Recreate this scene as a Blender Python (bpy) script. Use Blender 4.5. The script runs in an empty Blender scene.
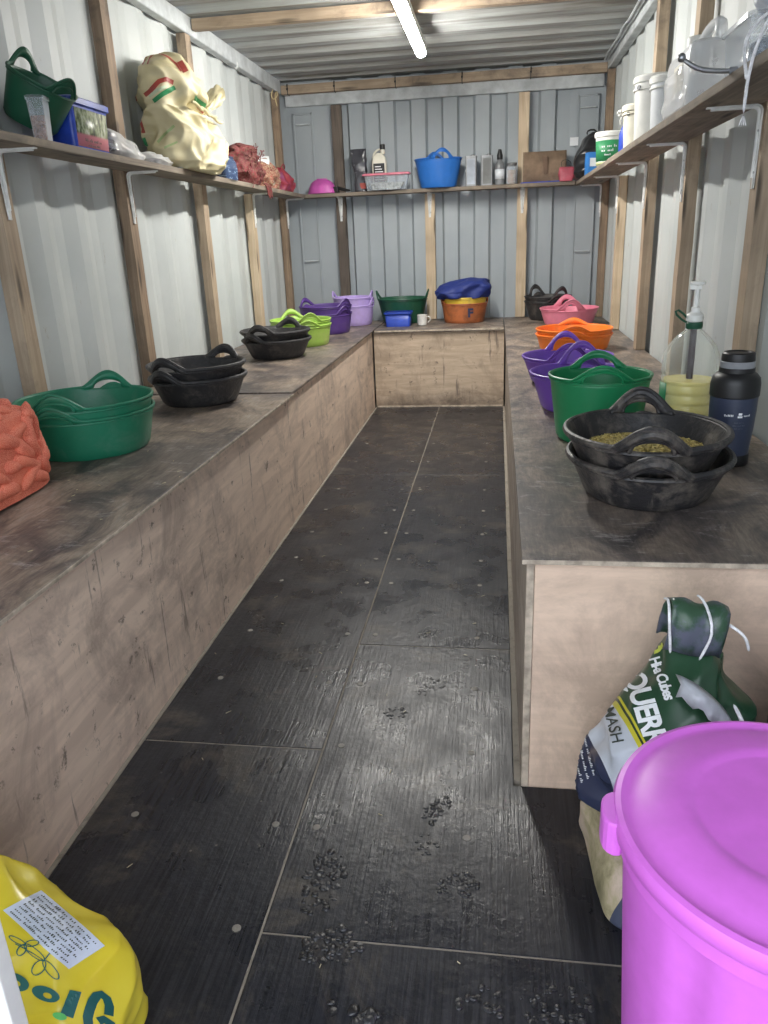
import bpy, bmesh, math, random
from mathutils import Vector, Matrix, noise
from mathutils.bvhtree import BVHTree
random.seed(7)
PI = math.pi
SC = bpy.context.scene
COL = SC.collection
W, H, L = 2.4465, 2.313, 6.29       # inner width, height, length of the container
Y0 = -0.30                          # open door end
HB = 0.563                          # bench height
SH = 1.526                          # shelf top height

# ------------------------------------------------------------------ materials
MATS = {}
def nt_new(name):
    m = bpy.data.materials.new(name); m.use_nodes = True
    nt = m.node_tree; b = nt.nodes['Principled BSDF']
    return m, nt, b
def nd(nt, t, **kw):
    n = nt.nodes.new(t)
    for k, v in kw.items():
        if k in n.inputs: n.inputs[k].default_value = v
        else: setattr(n, k, v)
    return n
def ramp(nt, stops, interp='LINEAR'):
    r = nt.nodes.new('ShaderNodeValToRGB'); r.color_ramp.interpolation = interp
    e = r.color_ramp.elements
    while len(e) < len(stops): e.new(0.5)
    for el, (p, c) in zip(e, stops):
        el.position = p; el.color = (*c, 1) if len(c) == 3 else c
    return r
def coords(nt, scale=(1, 1, 1), rot=(0, 0, 0)):
    tc = nt.nodes.new('ShaderNodeTexCoord'); mp = nt.nodes.new('ShaderNodeMapping')
    mp.inputs['Scale'].default_value = scale; mp.inputs['Rotation'].default_value = rot
    nt.links.new(tc.outputs['Object'], mp.inputs['Vector'])
    return mp.outputs['Vector']
def noise_fac(nt, vec, scale, detail=4, rough=.55, dist=0):
    n = nd(nt, 'ShaderNodeTexNoise'); n.inputs['Scale'].default_value = scale
    n.inputs['Detail'].default_value = detail; n.inputs['Roughness'].default_value = rough
    n.inputs['Distortion'].default_value = dist
    nt.links.new(vec, n.inputs['Vector']); return n.outputs['Fac']
def mixc(nt, fac, a, b, mode='MIX'):
    m = nt.nodes.new('ShaderNodeMix'); m.data_type = 'RGBA'; m.blend_type = mode
    for sock, v in ((m.inputs[0], fac), (m.inputs[6], a), (m.inputs[7], b)):
        if hasattr(v, 'links'): nt.links.new(v, sock)
        elif isinstance(v, (int, float)): sock.default_value = v
        else: sock.default_value = (*v, 1)
    return m.outputs[2]
def bump(nt, b, h, strength=.3, dist=.01):
    n = nt.nodes.new('ShaderNodeBump'); n.inputs['Strength'].default_value = strength
    n.inputs['Distance'].default_value = dist
    nt.links.new(h, n.inputs['Height']); nt.links.new(n.outputs[0], b.inputs['Normal'])
def plain(name, col, rough=.5, metal=0, spec=.5, var=.12, vscale=9, bmp=0, sss=0):
    """a lightly mottled single-colour material"""
    m, nt, b = nt_new(name); v = coords(nt)
    f = noise_fac(nt, v, vscale, 5, .6)
    c2 = tuple(max(0, x * (1 - 2.2 * var)) for x in col)
    c1 = tuple(min(1, x * (1 + var)) for x in col)
    r = ramp(nt, [(.35, c2), (.65, c1)]); nt.links.new(f, r.inputs[0])
    nt.links.new(r.outputs[0], b.inputs['Base Color'])
    b.inputs['Roughness'].default_value = rough; b.inputs['Metallic'].default_value = metal
    b.inputs['Specular IOR Level'].default_value = spec
    if bmp: bump(nt, b, noise_fac(nt, v, vscale * 6, 4), bmp, .004)
    return m
def dirty(name, col, dirt, rough=.5, dscale=7, lo=.52, hi=.72, stretch=(1, 1, 1), amount=.8, bmp=.1):
    """one colour with patches of dirt of their own shape"""
    m, nt, b = nt_new(name); v = coords(nt); vs = coords(nt, stretch)
    f = noise_fac(nt, vs, dscale, 8, .68, .3)
    r = ramp(nt, [(lo, (0, 0, 0)), (hi, (amount,) * 3)]); nt.links.new(f, r.inputs[0])
    g = noise_fac(nt, v, 30, 3)
    base = mixc(nt, g, tuple(x * .86 for x in col), tuple(min(1, x * 1.1) for x in col))
    c = mixc(nt, r.outputs[0], base, dirt)
    nt.links.new(c, b.inputs['Base Color']); b.inputs['Roughness'].default_value = rough
    if bmp: bump(nt, b, noise_fac(nt, v, 60, 4), bmp, .004)
    return m
def wood(name, c1, c2, axis='Z', knots=True, rough=.7, gs=38, stain=None, stain_rng=(.55, .75), stain_scale=2.2):
    m, nt, b = nt_new(name)
    st = {'X': (.05, 1, 1), 'Y': (1, .05, 1), 'Z': (1, 1, .05)}[axis]
    v = coords(nt, st); vv = coords(nt)
    f = noise_fac(nt, v, gs, 6, .6, 1.2)
    r = ramp(nt, [(.3, c2), (.5, tuple((a + q) / 2 for a, q in zip(c1, c2))), (.68, c1)]); nt.links.new(f, r.inputs[0])
    c = r.outputs[0]
    big = noise_fac(nt, vv, 2.5, 3); br = ramp(nt, [(.35, (.72, .70, .68)), (.65, (1.08, 1.06, 1.04))]); nt.links.new(big, br.inputs[0])
    c = mixc(nt, 1.0, c, br.outputs[0], 'MULTIPLY')
    if knots:
        ks = {'X': (2.2, 14, 14), 'Y': (14, 2.2, 14), 'Z': (14, 14, 2.2)}[axis]
        vo = nt.nodes.new('ShaderNodeTexVoronoi'); vo.inputs['Scale'].default_value = 1
        nt.links.new(coords(nt, ks), vo.inputs['Vector'])
        kr = ramp(nt, [(.10, (1, 1, 1)), (.22, (0, 0, 0))]); nt.links.new(vo.outputs['Distance'], kr.inputs[0])
        c = mixc(nt, kr.outputs[0], c, tuple(x * .3 for x in c2))
    if stain:
        sf = noise_fac(nt, vv, stain_scale, 8, .7, .4)
        sr = ramp(nt, [(stain_rng[0], (0, 0, 0)), (stain_rng[1], (.85,) * 3)]); nt.links.new(sf, sr.inputs[0])
        c = mixc(nt, sr.outputs[0], c, stain)
    nt.links.new(c, b.inputs['Base Color']); b.inputs['Roughness'].default_value = rough
    bump(nt, b, f, .15, .003)
    return m
def clear(name, tint=(.9, .95, 1), opacity=.25, rough=.12):
    """thin clear plastic: mostly see-through with a pale glossy skin"""
    m, nt, b = nt_new(name)
    b.inputs['Base Color'].default_value = (*tint, 1); b.inputs['Roughness'].default_value = rough
    tr = nt.nodes.new('ShaderNodeBsdfTransparent'); tr.inputs[0].default_value = (*[min(1, .75 + .25 * x) for x in tint], 1)
    fr = nt.nodes.new('ShaderNodeLayerWeight'); fr.inputs['Blend'].default_value = .35
    mt = nt.nodes.new('ShaderNodeMath'); mt.operation = 'MULTIPLY_ADD'
    mt.inputs[1].default_value = .55; mt.inputs[2].default_value = opacity; mt.use_clamp = True
    nt.links.new(fr.outputs['Facing'], mt.inputs[0])
    mx = nt.nodes.new('ShaderNodeMixShader'); out = nt.nodes['Material Output']
    nt.links.new(mt.outputs[0], mx.inputs[0]); nt.links.new(tr.outputs[0], mx.inputs[1]); nt.links.new(b.outputs[0], mx.inputs[2])
    nt.links.new(mx.outputs[0], out.inputs[0])
    return m
def emis(name, col, s):
    m, nt, b = nt_new(name)
    b.inputs['Emission Color'].default_value = (*col, 1); b.inputs['Emission Strength'].default_value = s
    return m

def painted_steel():
    m, nt, b = nt_new('painted_steel'); v = coords(nt)
    f = noise_fac(nt, v, 3, 5)
    r = ramp(nt, [(.35, (.45, .48, .475)), (.65, (.515, .54, .53))]); nt.links.new(f, r.inputs[0])
    # scuffs and rust specks
    s = noise_fac(nt, coords(nt, (6, 6, 1.6)), 5, 8, .75)
    sr = ramp(nt, [(.635, (0, 0, 0)), (.68, (.7,) * 3)]); nt.links.new(s, sr.inputs[0])
    c = mixc(nt, sr.outputs[0], r.outputs[0], (.34, .31, .25))
    nt.links.new(c, b.inputs['Base Color']); b.inputs['Roughness'].default_value = .5
    return m
def ceiling_steel():
    m, nt, b = nt_new('ceiling_steel')
    f = noise_fac(nt, coords(nt, (.18, 6, 1)), 4, 7, .65)
    r = ramp(nt, [(.40, (.36, .38, .37)), (.54, (.28, .28, .265)), (.64, (.15, .14, .12))]); nt.links.new(f, r.inputs[0])
    nt.links.new(r.outputs[0], b.inputs['Base Color']); b.inputs['Roughness'].default_value = .55
    return m
def back_steel():
    m, nt, b = nt_new('back_wall_steel'); f = noise_fac(nt, coords(nt), 2.2, 5)
    r = ramp(nt, [(.35, (.32, .355, .38)), (.65, (.38, .415, .435))]); nt.links.new(f, r.inputs[0])
    nt.links.new(r.outputs[0], b.inputs['Base Color']); b.inputs['Roughness'].default_value = .5
    return m
def rubber_mat_mat():
    m, nt, b = nt_new('brushed_rubber'); v = coords(nt)
    streak = noise_fac(nt, coords(nt, (60, 2.2, 1)), 2.5, 6, .65, .5)
    r = ramp(nt, [(.40, (.011, .012, .016)), (.60, (.026, .027, .033))]); nt.links.new(streak, r.inputs[0])
    dust = noise_fac(nt, v, 2.6, 9, .72, .5)
    dr = ramp(nt, [(.525, (0, 0, 0)), (.64, (.5,) * 3)]); nt.links.new(dust, dr.inputs[0])
    c = mixc(nt, dr.outputs[0], r.outputs[0], (.135, .112, .085))
    sp = nt.nodes.new('ShaderNodeTexVoronoi'); sp.inputs['Scale'].default_value = 16
    nt.links.new(v, sp.inputs['Vector'])
    spr = ramp(nt, [(.035, (.6,) * 3), (.06, (0, 0, 0))]); nt.links.new(sp.outputs['Distance'], spr.inputs[0])
    c = mixc(nt, spr.outputs[0], c, (.22, .2, .17))
    nt.links.new(c, b.inputs['Base Color'])
    rr = ramp(nt, [(.38, (.22,) * 3), (.62, (.40,) * 3)]); nt.links.new(noise_fac(nt, v, 5, 6), rr.inputs[0])
    nt.links.new(rr.outputs[0], b.inputs['Roughness'])
    ma = nt.nodes.new('ShaderNodeMath'); ma.operation = 'ADD'
    nt.links.new(streak, ma.inputs[0]); nt.links.new(noise_fac(nt, v, 45, 5), ma.inputs[1])
    bump(nt, b, ma.outputs[0], .22, .006); b.inputs['Specular IOR Level'].default_value = .36
    return m
def ply(name, base, dark, blot, axis, blot_rng=(.5, .72), specks=True, base_band=None):
    m, nt, b = nt_new(name); v = coords(nt)
    st = {'X': (.12, 1, 1), 'Y': (1, .12, 1), 'Z': (1, 1, .12)}[axis]
    g = noise_fac(nt, coords(nt, st), 22, 7, .65, .8)
    r = ramp(nt, [(.38, dark), (.60, base)]); nt.links.new(g, r.inputs[0])
    bl = noise_fac(nt, v, 3.2, 8, .7, .6)
    br = ramp(nt, [(blot_rng[0], (0, 0, 0)), (blot_rng[1], (.75,) * 3)]); nt.links.new(bl, br.inputs[0])
    c = mixc(nt, br.outputs[0], r.outputs[0], blot)
    if specks:
        s = noise_fac(nt, v, 16, 6, .75, .3); sr = ramp(nt, [(.60, (0, 0, 0)), (.66, (.75,) * 3)]); nt.links.new(s, sr.inputs[0])
        c = mixc(nt, sr.outputs[0], c, (.10, .078, .062))
        s = noise_fac(nt, coords(nt, (9, 9, 1.1)), 2.2, 6, .7); sr = ramp(nt, [(.595, (0, 0, 0)), (.66, (.7,) * 3)]); nt.links.new(s, sr.inputs[0])
        c = mixc(nt, sr.outputs[0], c, (.13, .10, .085))
    if base_band:            # splashed mud along the foot of the board, ragged
        sx = nt.nodes.new('ShaderNodeSeparateXYZ'); nt.links.new(v, sx.inputs[0])
        a = nt.nodes.new('ShaderNodeMath'); a.operation = 'MULTIPLY_ADD'
        nt.links.new(noise_fac(nt, v, 9, 7, .7), a.inputs[0]); a.inputs[1].default_value = .30
        nt.links.new(sx.outputs['Z'], a.inputs[2])
        rr = ramp(nt, [(.14, (.85,) * 3), (base_band, (0, 0, 0))]); nt.links.new(a.outputs[0], rr.inputs[0])
        c = mixc(nt, rr.outputs[0], c, (.10, .075, .06))
    nt.links.new(c, b.inputs['Base Color']); b.inputs['Roughness'].default_value = .72
    bump(nt, b, g, .12, .003)
    return m
def benchtop():
    m, nt, b = nt_new('worn_benchtop'); v = coords(nt)
    g = noise_fac(nt, coords(nt, (1.5, .8, 1)), 4.5, 10, .72, .8)
    r = ramp(nt, [(.36, (.045, .038, .038)), (.44, (.125, .100, .086)), (.51, (.215, .168, .132)), (.59, (.31, .245, .19)), (.68, (.36, .31, .27))]); nt.links.new(g, r.inputs[0])
    p = noise_fac(nt, v, 1.9, 7, .68, .5); pr = ramp(nt, [(.46, (0, 0, 0)), (.60, (.62,) * 3)]); nt.links.new(p, pr.inputs[0])
    c = mixc(nt, pr.outputs[0], r.outputs[0], (.088, .075, .074))
    q = noise_fac(nt, coords(nt, (1.2, 3, 1)), 8, 9, .78, 1.2); qr = ramp(nt, [(.56, (0, 0, 0)), (.64, (.55,) * 3)]); nt.links.new(q, qr.inputs[0])
    c = mixc(nt, qr.outputs[0], c, (.40, .37, .35))
    f = noise_fac(nt, coords(nt, (14, 1.5, 1)), 9, 5, .7); fr = ramp(nt, [(.4, (.78,) * 3), (.6, (1.1,) * 3)]); nt.links.new(f, fr.inputs[0])
    c = mixc(nt, 1.0, c, fr.outputs[0], 'MULTIPLY')
    nt.links.new(c, b.inputs['Base Color']); b.inputs['Roughness'].default_value = .48
    bump(nt, b, g, .2, .004)
    return m

M = dict(
    steel=painted_steel(), ceil=ceiling_steel(), back=back_steel(), mat=rubber_mat_mat(), top=benchtop(),
    rail=plain('rail_paint', (.52, .55, .56), .5),
    pine=wood('pine_batten', (.72, .60, .44), (.54, .41, .27)), pine_worn=wood('worn_pine', (.50, .40, .29), (.33, .25, .175), stain=(.13, .10, .08), stain_rng=(.50, .64)),
    pine_dark=wood('brown_pine', (.36, .265, .18), (.20, .14, .095), stain=(.08, .06, .045), stain_rng=(.50, .64)), dark=wood('dark_batten', (.17, .135, .11), (.085, .07, .058)),
    grey_board=wood('weathered_shelf', (.30, .255, .205), (.15, .125, .10), 'Z', rough=.8, stain=(.36, .29, .21), stain_rng=(.52, .66)),
    ply_l=ply('bench_ply_left', (.76, .595, .47), (.62, .475, .375), (.36, .275, .225), 'Y', (.49, .64)),
    ply_b=ply('bench_ply_back', (.60, .475, .355), (.45, .345, .25), (.33, .25, .18), 'X', (.49, .64), base_band=.27),
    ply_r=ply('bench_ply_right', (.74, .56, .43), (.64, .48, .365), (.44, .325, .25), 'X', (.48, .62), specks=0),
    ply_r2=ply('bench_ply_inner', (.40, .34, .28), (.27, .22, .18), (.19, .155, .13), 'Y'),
    ply_edge=plain('ply_edge', (.50, .42, .33), .8, var=.2, vscale=25),
    white_metal=plain('white_bracket_paint', (.78, .79, .77), .4), chrome=plain('dull_metal', (.45, .46, .48), .35, .9),
    rope=plain('pale_rope', (.80, .80, .82), .9, vscale=60), twine=plain('straw_twine', (.62, .50, .28), .9),
    black_pl=plain('black_plastic', (.012, .012, .013), .45), screw=plain('dusty_screw', (.24, .22, .19), .6),
    dust=dirty('packed_dust', (.26, .23, .19), (.12, .1, .08), .9, 20), mud=plain('wet_mud', (.030, .030, .033), .32, var=.3, vscale=30, bmp=.3),
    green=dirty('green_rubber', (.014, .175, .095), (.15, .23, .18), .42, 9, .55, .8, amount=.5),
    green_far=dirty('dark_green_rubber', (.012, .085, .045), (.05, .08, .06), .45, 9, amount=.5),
    green_r=dirty('mid_green_rubber', (.012, .215, .082), (.10, .14, .07), .4, 6, .56, .8, amount=.55),
    lime=dirty('lime_rubber', (.36, .56, .10), (.40, .42, .16), .42, 8, amount=.6),
    purple=dirty('dark_purple_rubber', (.085, .038, .21), (.14, .1, .2), .42, 8, amount=.4),
    purple_r=dirty('bright_purple_rubber', (.17, .07, .44), (.15, .1, .22), .4, 8, amount=.5),
    lilac=dirty('lilac_rubber', (.50, .37, .74), (.42, .34, .52), .42, 8, amount=.5),
    orange=dirty('orange_rubber', (.88, .20, .018), (.55, .25, .1), .4, 8, amount=.5),
    rust=dirty('brown_orange_rubber', (.50, .15, .05), (.20, .075, .035), .5, 9, .45, .65, amount=.85),
    yellow=dirty('yellow_rubber', (.78, .56, .06), (.5, .4, .12), .45, 8),
    pink=dirty('pink_rubber', (.78, .23, .33), (.6, .28, .32), .42, 8, amount=.4),
    blue=dirty('blue_rubber', (.020, .150, .52), (.05, .16, .42), .38, 8, amount=.4),
    black_rub=dirty('black_rubber', (.026, .025, .027), (.15, .13, .11), .5, 14, .50, .68, amount=.5, bmp=.7),
    black_rub2=dirty('dirty_black_rubber', (.022, .021, .023), (.21, .18, .15), .5, 13, .47, .66, amount=.6, bmp=.7),
    bin=dirty('magenta_bin', (.64, .150, .66), (.56, .28, .52), .38, 6, .6, .9, amount=.35, bmp=.04),
    white_pl=plain('white_plastic', (.80, .80, .76), .4, var=.05), cream_pl=plain('cream_plastic', (.74, .71, .60), .45, var=.06),
    milky=plain('milky_plastic', (.74, .77, .80), .35, var=.05), clear=clear('clear_plastic', opacity=.08), film=clear('plastic_film', (1, 1, 1), .16, .18),
    can=clear('can_plastic', (.93, .95, .97), .42, .25), bottle=clear('bottle_plastic', (.93, .97, .93), .07, .06), oil=plain('pale_oil', (.93, .80, .27), .25, var=.06),
    navy=dirty('navy_steel', (.036, .046, .082), (.07, .08, .11), .38, 10, amount=.4), grey_pl=plain('grey_plastic', (.26, .27, .29), .4),
    tin=plain('tin_metal', (.24, .245, .25), .4, .4), card=plain('brown_card', (.27, .185, .125), .85, var=.15),
    blue_pl=plain('blue_plastic', (.020, .060, .42), .35), white_print=plain('white_print', (.84, .86, .88), .5, var=.02),
    dark_print=plain('dark_print', (.045, .06, .05), .6, var=.02), green_print=plain('green_print', (.03, .26, .10), .5),
    teal_print=plain('teal_print', (.012, .13, .125), .45), yellow_print=plain('yellow_print', (.85, .72, .04), .5),
    lightgreen=plain('light_green_print', (.12, .60, .14), .45), navy_print=plain('navy_print', (.03, .04, .10), .5),
    red_print=plain('red_print', (.36, .06, .045), .5), pale_print=plain('pale_print', (.52, .60, .42), .6),
    pinklid=plain('pink_lid', (.78, .22, .30), .4), bowl=plain('magenta_bowl', (.52, .09, .38), .45), redbag=dirty('red_bag', (.27, .03, .042), (.10, .04, .16), .6, 9),
    grain=plain('feed_grain', (.50, .40, .14), .9, var=.3, vscale=60), mug=plain('white_mug', (.70, .68, .64), .4),
    straw=plain('straw', (.55, .48, .32), .9), concrete=plain('concrete', (.45, .44, .42), .9, vscale=4),
    filler=plain('brown_pellets', (.34, .19, .13), .85, var=.3, vscale=80), blackbag=plain('black_film', (.02, .02, .022), .3, var=.2),
)
M['tube'] = emis('lit_tube', (1.0, .975, .92), 165)

# ------------------------------------------------------------------ mesh helpers
class MB:
    def __init__(s): s.v = []; s.f = []
    def add(s, vs, fs):
        b = len(s.v); s.v += [tuple(x) for x in vs]; s.f += [tuple(i + b for i in f) for f in fs]
    def box(s, x0, x1, y0, y1, z0, z1):
        s.add([(x0, y0, z0), (x1, y0, z0), (x1, y1, z0), (x0, y1, z0), (x0, y0, z1), (x1, y0, z1), (x1, y1, z1), (x0, y1, z1)],
              [(0, 3, 2, 1), (4, 5, 6, 7), (0, 1, 5, 4), (1, 2, 6, 5), (2, 3, 7, 6), (3, 0, 4, 7)])
    def tube(s, path, r, seg=8, closed=False):
        P = [Vector(p) for p in path]; n = len(P); rings = []; up = None
        rr = r if hasattr(r, '__len__') else [r] * n
        for i in range(n):
            a = P[(i - 1) % n] if (closed or i) else P[0]; c = P[(i + 1) % n] if (closed or i < n - 1) else P[-1]
            t = (c - a); t = t.normalized() if t.length > 1e-9 else Vector((0, 0, 1))
            if up is None: up = t.orthogonal().normalized()
            up = (up - t * up.dot(t)); up = up.normalized() if up.length > 1e-6 else t.orthogonal().normalized()
            bn = t.cross(up)
            rings.append([P[i] + (up * math.cos(2 * PI * k / seg) + bn * math.sin(2 * PI * k / seg)) * rr[i] for k in range(seg)])
        vs = [v for q in rings for v in q]; fs = []
        m = n if closed else n - 1
        for i in range(m):
            for k in range(seg):
                a = i * seg + k; b = i * seg + (k + 1) % seg; j = ((i + 1) % n) * seg
                fs.append((a, b, j + (k + 1) % seg, j + k))
        if not closed:
            fs.append(tuple(range(seg))[::-1]); fs.append(tuple((n - 1) * seg + k for k in range(seg)))
        s.add(vs, fs)
    def lathe(s, prof, seg=40, sx=1, sy=1, cx=0, cy=0, cap0=False, cap1=False):
        vs = []; fs = []; n = len(prof)
        for (r, z) in prof:
            for k in range(seg):
                a = 2 * PI * k / seg; vs.append((cx + r * math.cos(a) * sx, cy + r * math.sin(a) * sy, z))
        for i in range(n - 1):
            for k in range(seg):
                a = i * seg + k; b = i * seg + (k + 1) % seg
                fs.append((a, b, b + seg, a + seg))
        if cap0: fs.append(tuple(range(seg))[::-1])
        if cap1: fs.append(tuple((n - 1) * seg + k for k in range(seg)))
        s.add(vs, fs)
    def grid(s, rows, closed_u=True, cap0=False, cap1=False):
        nu = len(rows[0]); vs = [v for r in rows for v in r]; fs = []
        for i in range(len(rows) - 1):
            for k in range(nu if closed_u else nu - 1):
                a = i * nu + k; b = i * nu + (k + 1) % nu
                fs.append((a, b, b + nu, a + nu))
        if cap0: fs.append(tuple(range(nu))[::-1])
        if cap1: fs.append(tuple((len(rows) - 1) * nu + k for k in range(nu)))
        s.add(vs, fs)
    def ball(s, c, r, seg=10, rings=6, sc=(1, 1, 1), seed=None, amp=0):
        rows = []
        for i in range(1, rings):
            t = PI * i / rings
            row = []
            for k in range(seg):
                a = 2 * PI * k / seg; d = Vector((math.sin(t) * math.cos(a), math.sin(t) * math.sin(a), -math.cos(t)))
                q = 1 + (amp * noise.noise(d * 2.3 + Vector((seed, seed * .7, 0))) if seed is not None else 0)
                row.append((c[0] + d.x * r * q * sc[0], c[1] + d.y * r * q * sc[1], c[2] + d.z * r * q * sc[2]))
            rows.append(row)
        s.grid(rows, True, True, True)
    def build(s, name, mat, parent=None, smooth=True, bevel=0, solid=0, off=-1, angle=35, loc=None, sub=0):
        me = bpy.data.meshes.new(name); me.from_pydata(s.v, [], s.f); me.update()
        bm = bmesh.new(); bm.from_mesh(me)
        bmesh.ops.remove_doubles(bm, verts=bm.verts, dist=1e-5)
        bmesh.ops.recalc_face_normals(bm, faces=bm.faces)
        bm.to_mesh(me); bm.free()
        me.materials.append(mat)
        o = bpy.data.objects.new(name, me); COL.objects.link(o)
        if parent: o.parent = parent
        if loc: o.location = loc
        if solid:
            q = o.modifiers.new('thick', 'SOLIDIFY'); q.thickness = solid; q.offset = off
        if bevel:
            q = o.modifiers.new('soft', 'BEVEL'); q.width = bevel; q.segments = 2; q.limit_method = 'ANGLE'; q.angle_limit = math.radians(40)
        if sub:
            q = o.modifiers.new('sub', 'SUBSURF'); q.levels = sub; q.render_levels = sub
        if smooth:
            for p in me.polygons: p.use_smooth = True
            me.set_sharp_from_angle(angle=math.radians(angle))
        return o
def tag(o, label, cat=None, group=None, kind=None):
    o['label'] = label
    if cat: o['category'] = cat
    if group: o['group'] = group
    if kind: o['kind'] = kind
    return o
def thing(name, label, cat, loc, rz=0, group=None):
    o = bpy.data.objects.new(name, None); COL.objects.link(o); o.empty_display_size = .05
    o.location = loc; o.rotation_euler = (0, 0, rz)
    return tag(o, label, cat, group)
def struct(o, label): return tag(o, label, kind='structure')
def boxo(name, mat, dims, parent=None, bevel=.002, loc=None):
    m = MB(); m.box(*dims); return m.build(name, mat, parent, smooth=False, bevel=bevel, loc=loc)
def fbm(p, f, o=4): return noise.fractal(Vector(p) * f, .9, 2.1, o)
def ridge(p, f):
    return 1 - 2 * abs(noise.noise(Vector(p) * f))

# ------------------------------------------------------------------ the setting
def corrug(span0, span1, pitch, depth, flat_in, slope, phase=0):
    """trapezoid profile: list of (s, d) with d = 0 inner face and d = depth outer face"""
    pts = []; s = span0 - phase; flat_out = pitch - flat_in - 2 * slope
    while s < span1:
        for q, d in ((0, 0), (flat_in, 0), (flat_in + slope, depth), (flat_in + slope + flat_out, depth)):
            if span0 <= s + q <= span1: pts.append((s + q, d))
        s += pitch
    return [(span0, pts[0][1])] + pts + [(span1, pts[-1][1])]
def sheet(prof, fn, t=.003):
    """closed thin sheet: fn(s, d, k) gives the two ends of the extrusion (k = 0, 1)"""
    m = MB(); n = len(prof); vs = []
    for (s, d) in prof: vs += [fn(s, d, 0), fn(s, d, 1), fn(s, d + t, 0), fn(s, d + t, 1)]
    fs = []
    for i in range(n - 1):
        a = 4 * i; b = a + 4
        fs += [(a, b, b + 1, a + 1), (a + 2, a + 3, b + 3, b + 2), (a, a + 2, b + 2, b), (a + 1, b + 1, b + 3, a + 3)]
    fs += [(0, 1, 3, 2), (4 * n - 4, 4 * n - 2, 4 * n - 1, 4 * n - 3)]
    m.add(vs, fs); return m
pw = corrug(Y0, L, .278, .024, .060, .079)
sheet(pw, lambda s, d, k: (-d, s, -.012 if k == 0 else H)).build('wall_left', M['steel'], smooth=False)
sheet(pw, lambda s, d, k: (W + d, s, -.012 if k == 0 else H)).build('wall_right', M['steel'], smooth=False)
pb = [(-.04, .0)] + [(x, d) for x, d in corrug(.30, 2.16, .236, .034, .100, .018)] + [(W + .04, .0)]
sheet(pb, lambda s, d, k: (s, L + d, -.012 if k == 0 else H)).build('wall_back', M['back'], smooth=False)
pc = corrug(Y0, L + .04, .26, .042, .115, .03)
sheet(pc, lambda s, d, k: (-.045 if k == 0 else W + .045, s, H + d)).build('ceiling', M['ceil'], smooth=False)
boxo('floor', M['dust'], (-.045, W + .045, Y0, L + .04, -.05, -.012), bevel=0)
gm = MB(); gm.box(-7, 9, -12, Y0, -.25, -.12); gm.build('ground', M['concrete'], smooth=False)
for n, lab in (('wall_left', 'corrugated white steel wall behind the long shelf with the feed sack'), ('wall_right', 'corrugated white steel wall behind the shelf of white buckets'),
               ('wall_back', 'grey steel end wall with narrow vertical grooves'), ('ceiling', 'corrugated steel roof stained with grime'),
               ('floor', 'container floor under the black rubber mats'), ('ground', 'concrete ground outside the open container door')):
    struct(bpy.data.objects[n], lab)
struct(boxo('trim_1', M['rail'], (0.0, .05, Y0, 6.20, 2.225, H), bevel=.006), 'painted steel top rail along the left wall')
struct(boxo('trim_2', M['rail'], (W - .05, W, Y0, 6.20, 2.235, H), bevel=.006), 'painted steel top rail along the right wall')
struct(boxo('trim_3', M['rail'], (.06, W - .06, 6.262, L, 2.145, 2.30), bevel=.004), 'painted steel header rail across the end wall')
# raised corner panels of the end wall
for i, (xa, xb) in enumerate(((.105, .255), (W - .235, W - .085))):
    m = MB(); z0, z1 = .58, 2.10
    m.box(xa, xb, L - .006, L + .002, z0, z1)
    for q in (xa, xb - .012): m.box(q, q + .012, L - .013, L, z0, z1)
    m.box(xa, xb, L - .013, L, z1 - .012, z1)
    struct(m.build('trim_%d' % (4 + i), M['back'], smooth=False, bevel=.002), 'narrow framed steel panel in the %s corner of the end wall' % ('left', 'right')[i])
for (x, z, a, b) in ((.18, 2.022, 'left', 'above'), (W - .16, 2.017, 'right', 'above'), (.18, 1.042, 'left', 'below'), (W - .16, 1.04, 'right', 'below')):
    m = MB(); m.tube([(x - .055, L - .004, z), (x - .05, L - .026, z), (x + .05, L - .026, z), (x + .055, L - .004, z)], .005, 8)
    tag(m.build('lashing_bar', M['rail']), 'small steel lashing bar in the %s corner of the end wall, %s the shelf' % (a, b), 'lashing bar', 'lashing bars on the end wall', 'thing')

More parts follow.
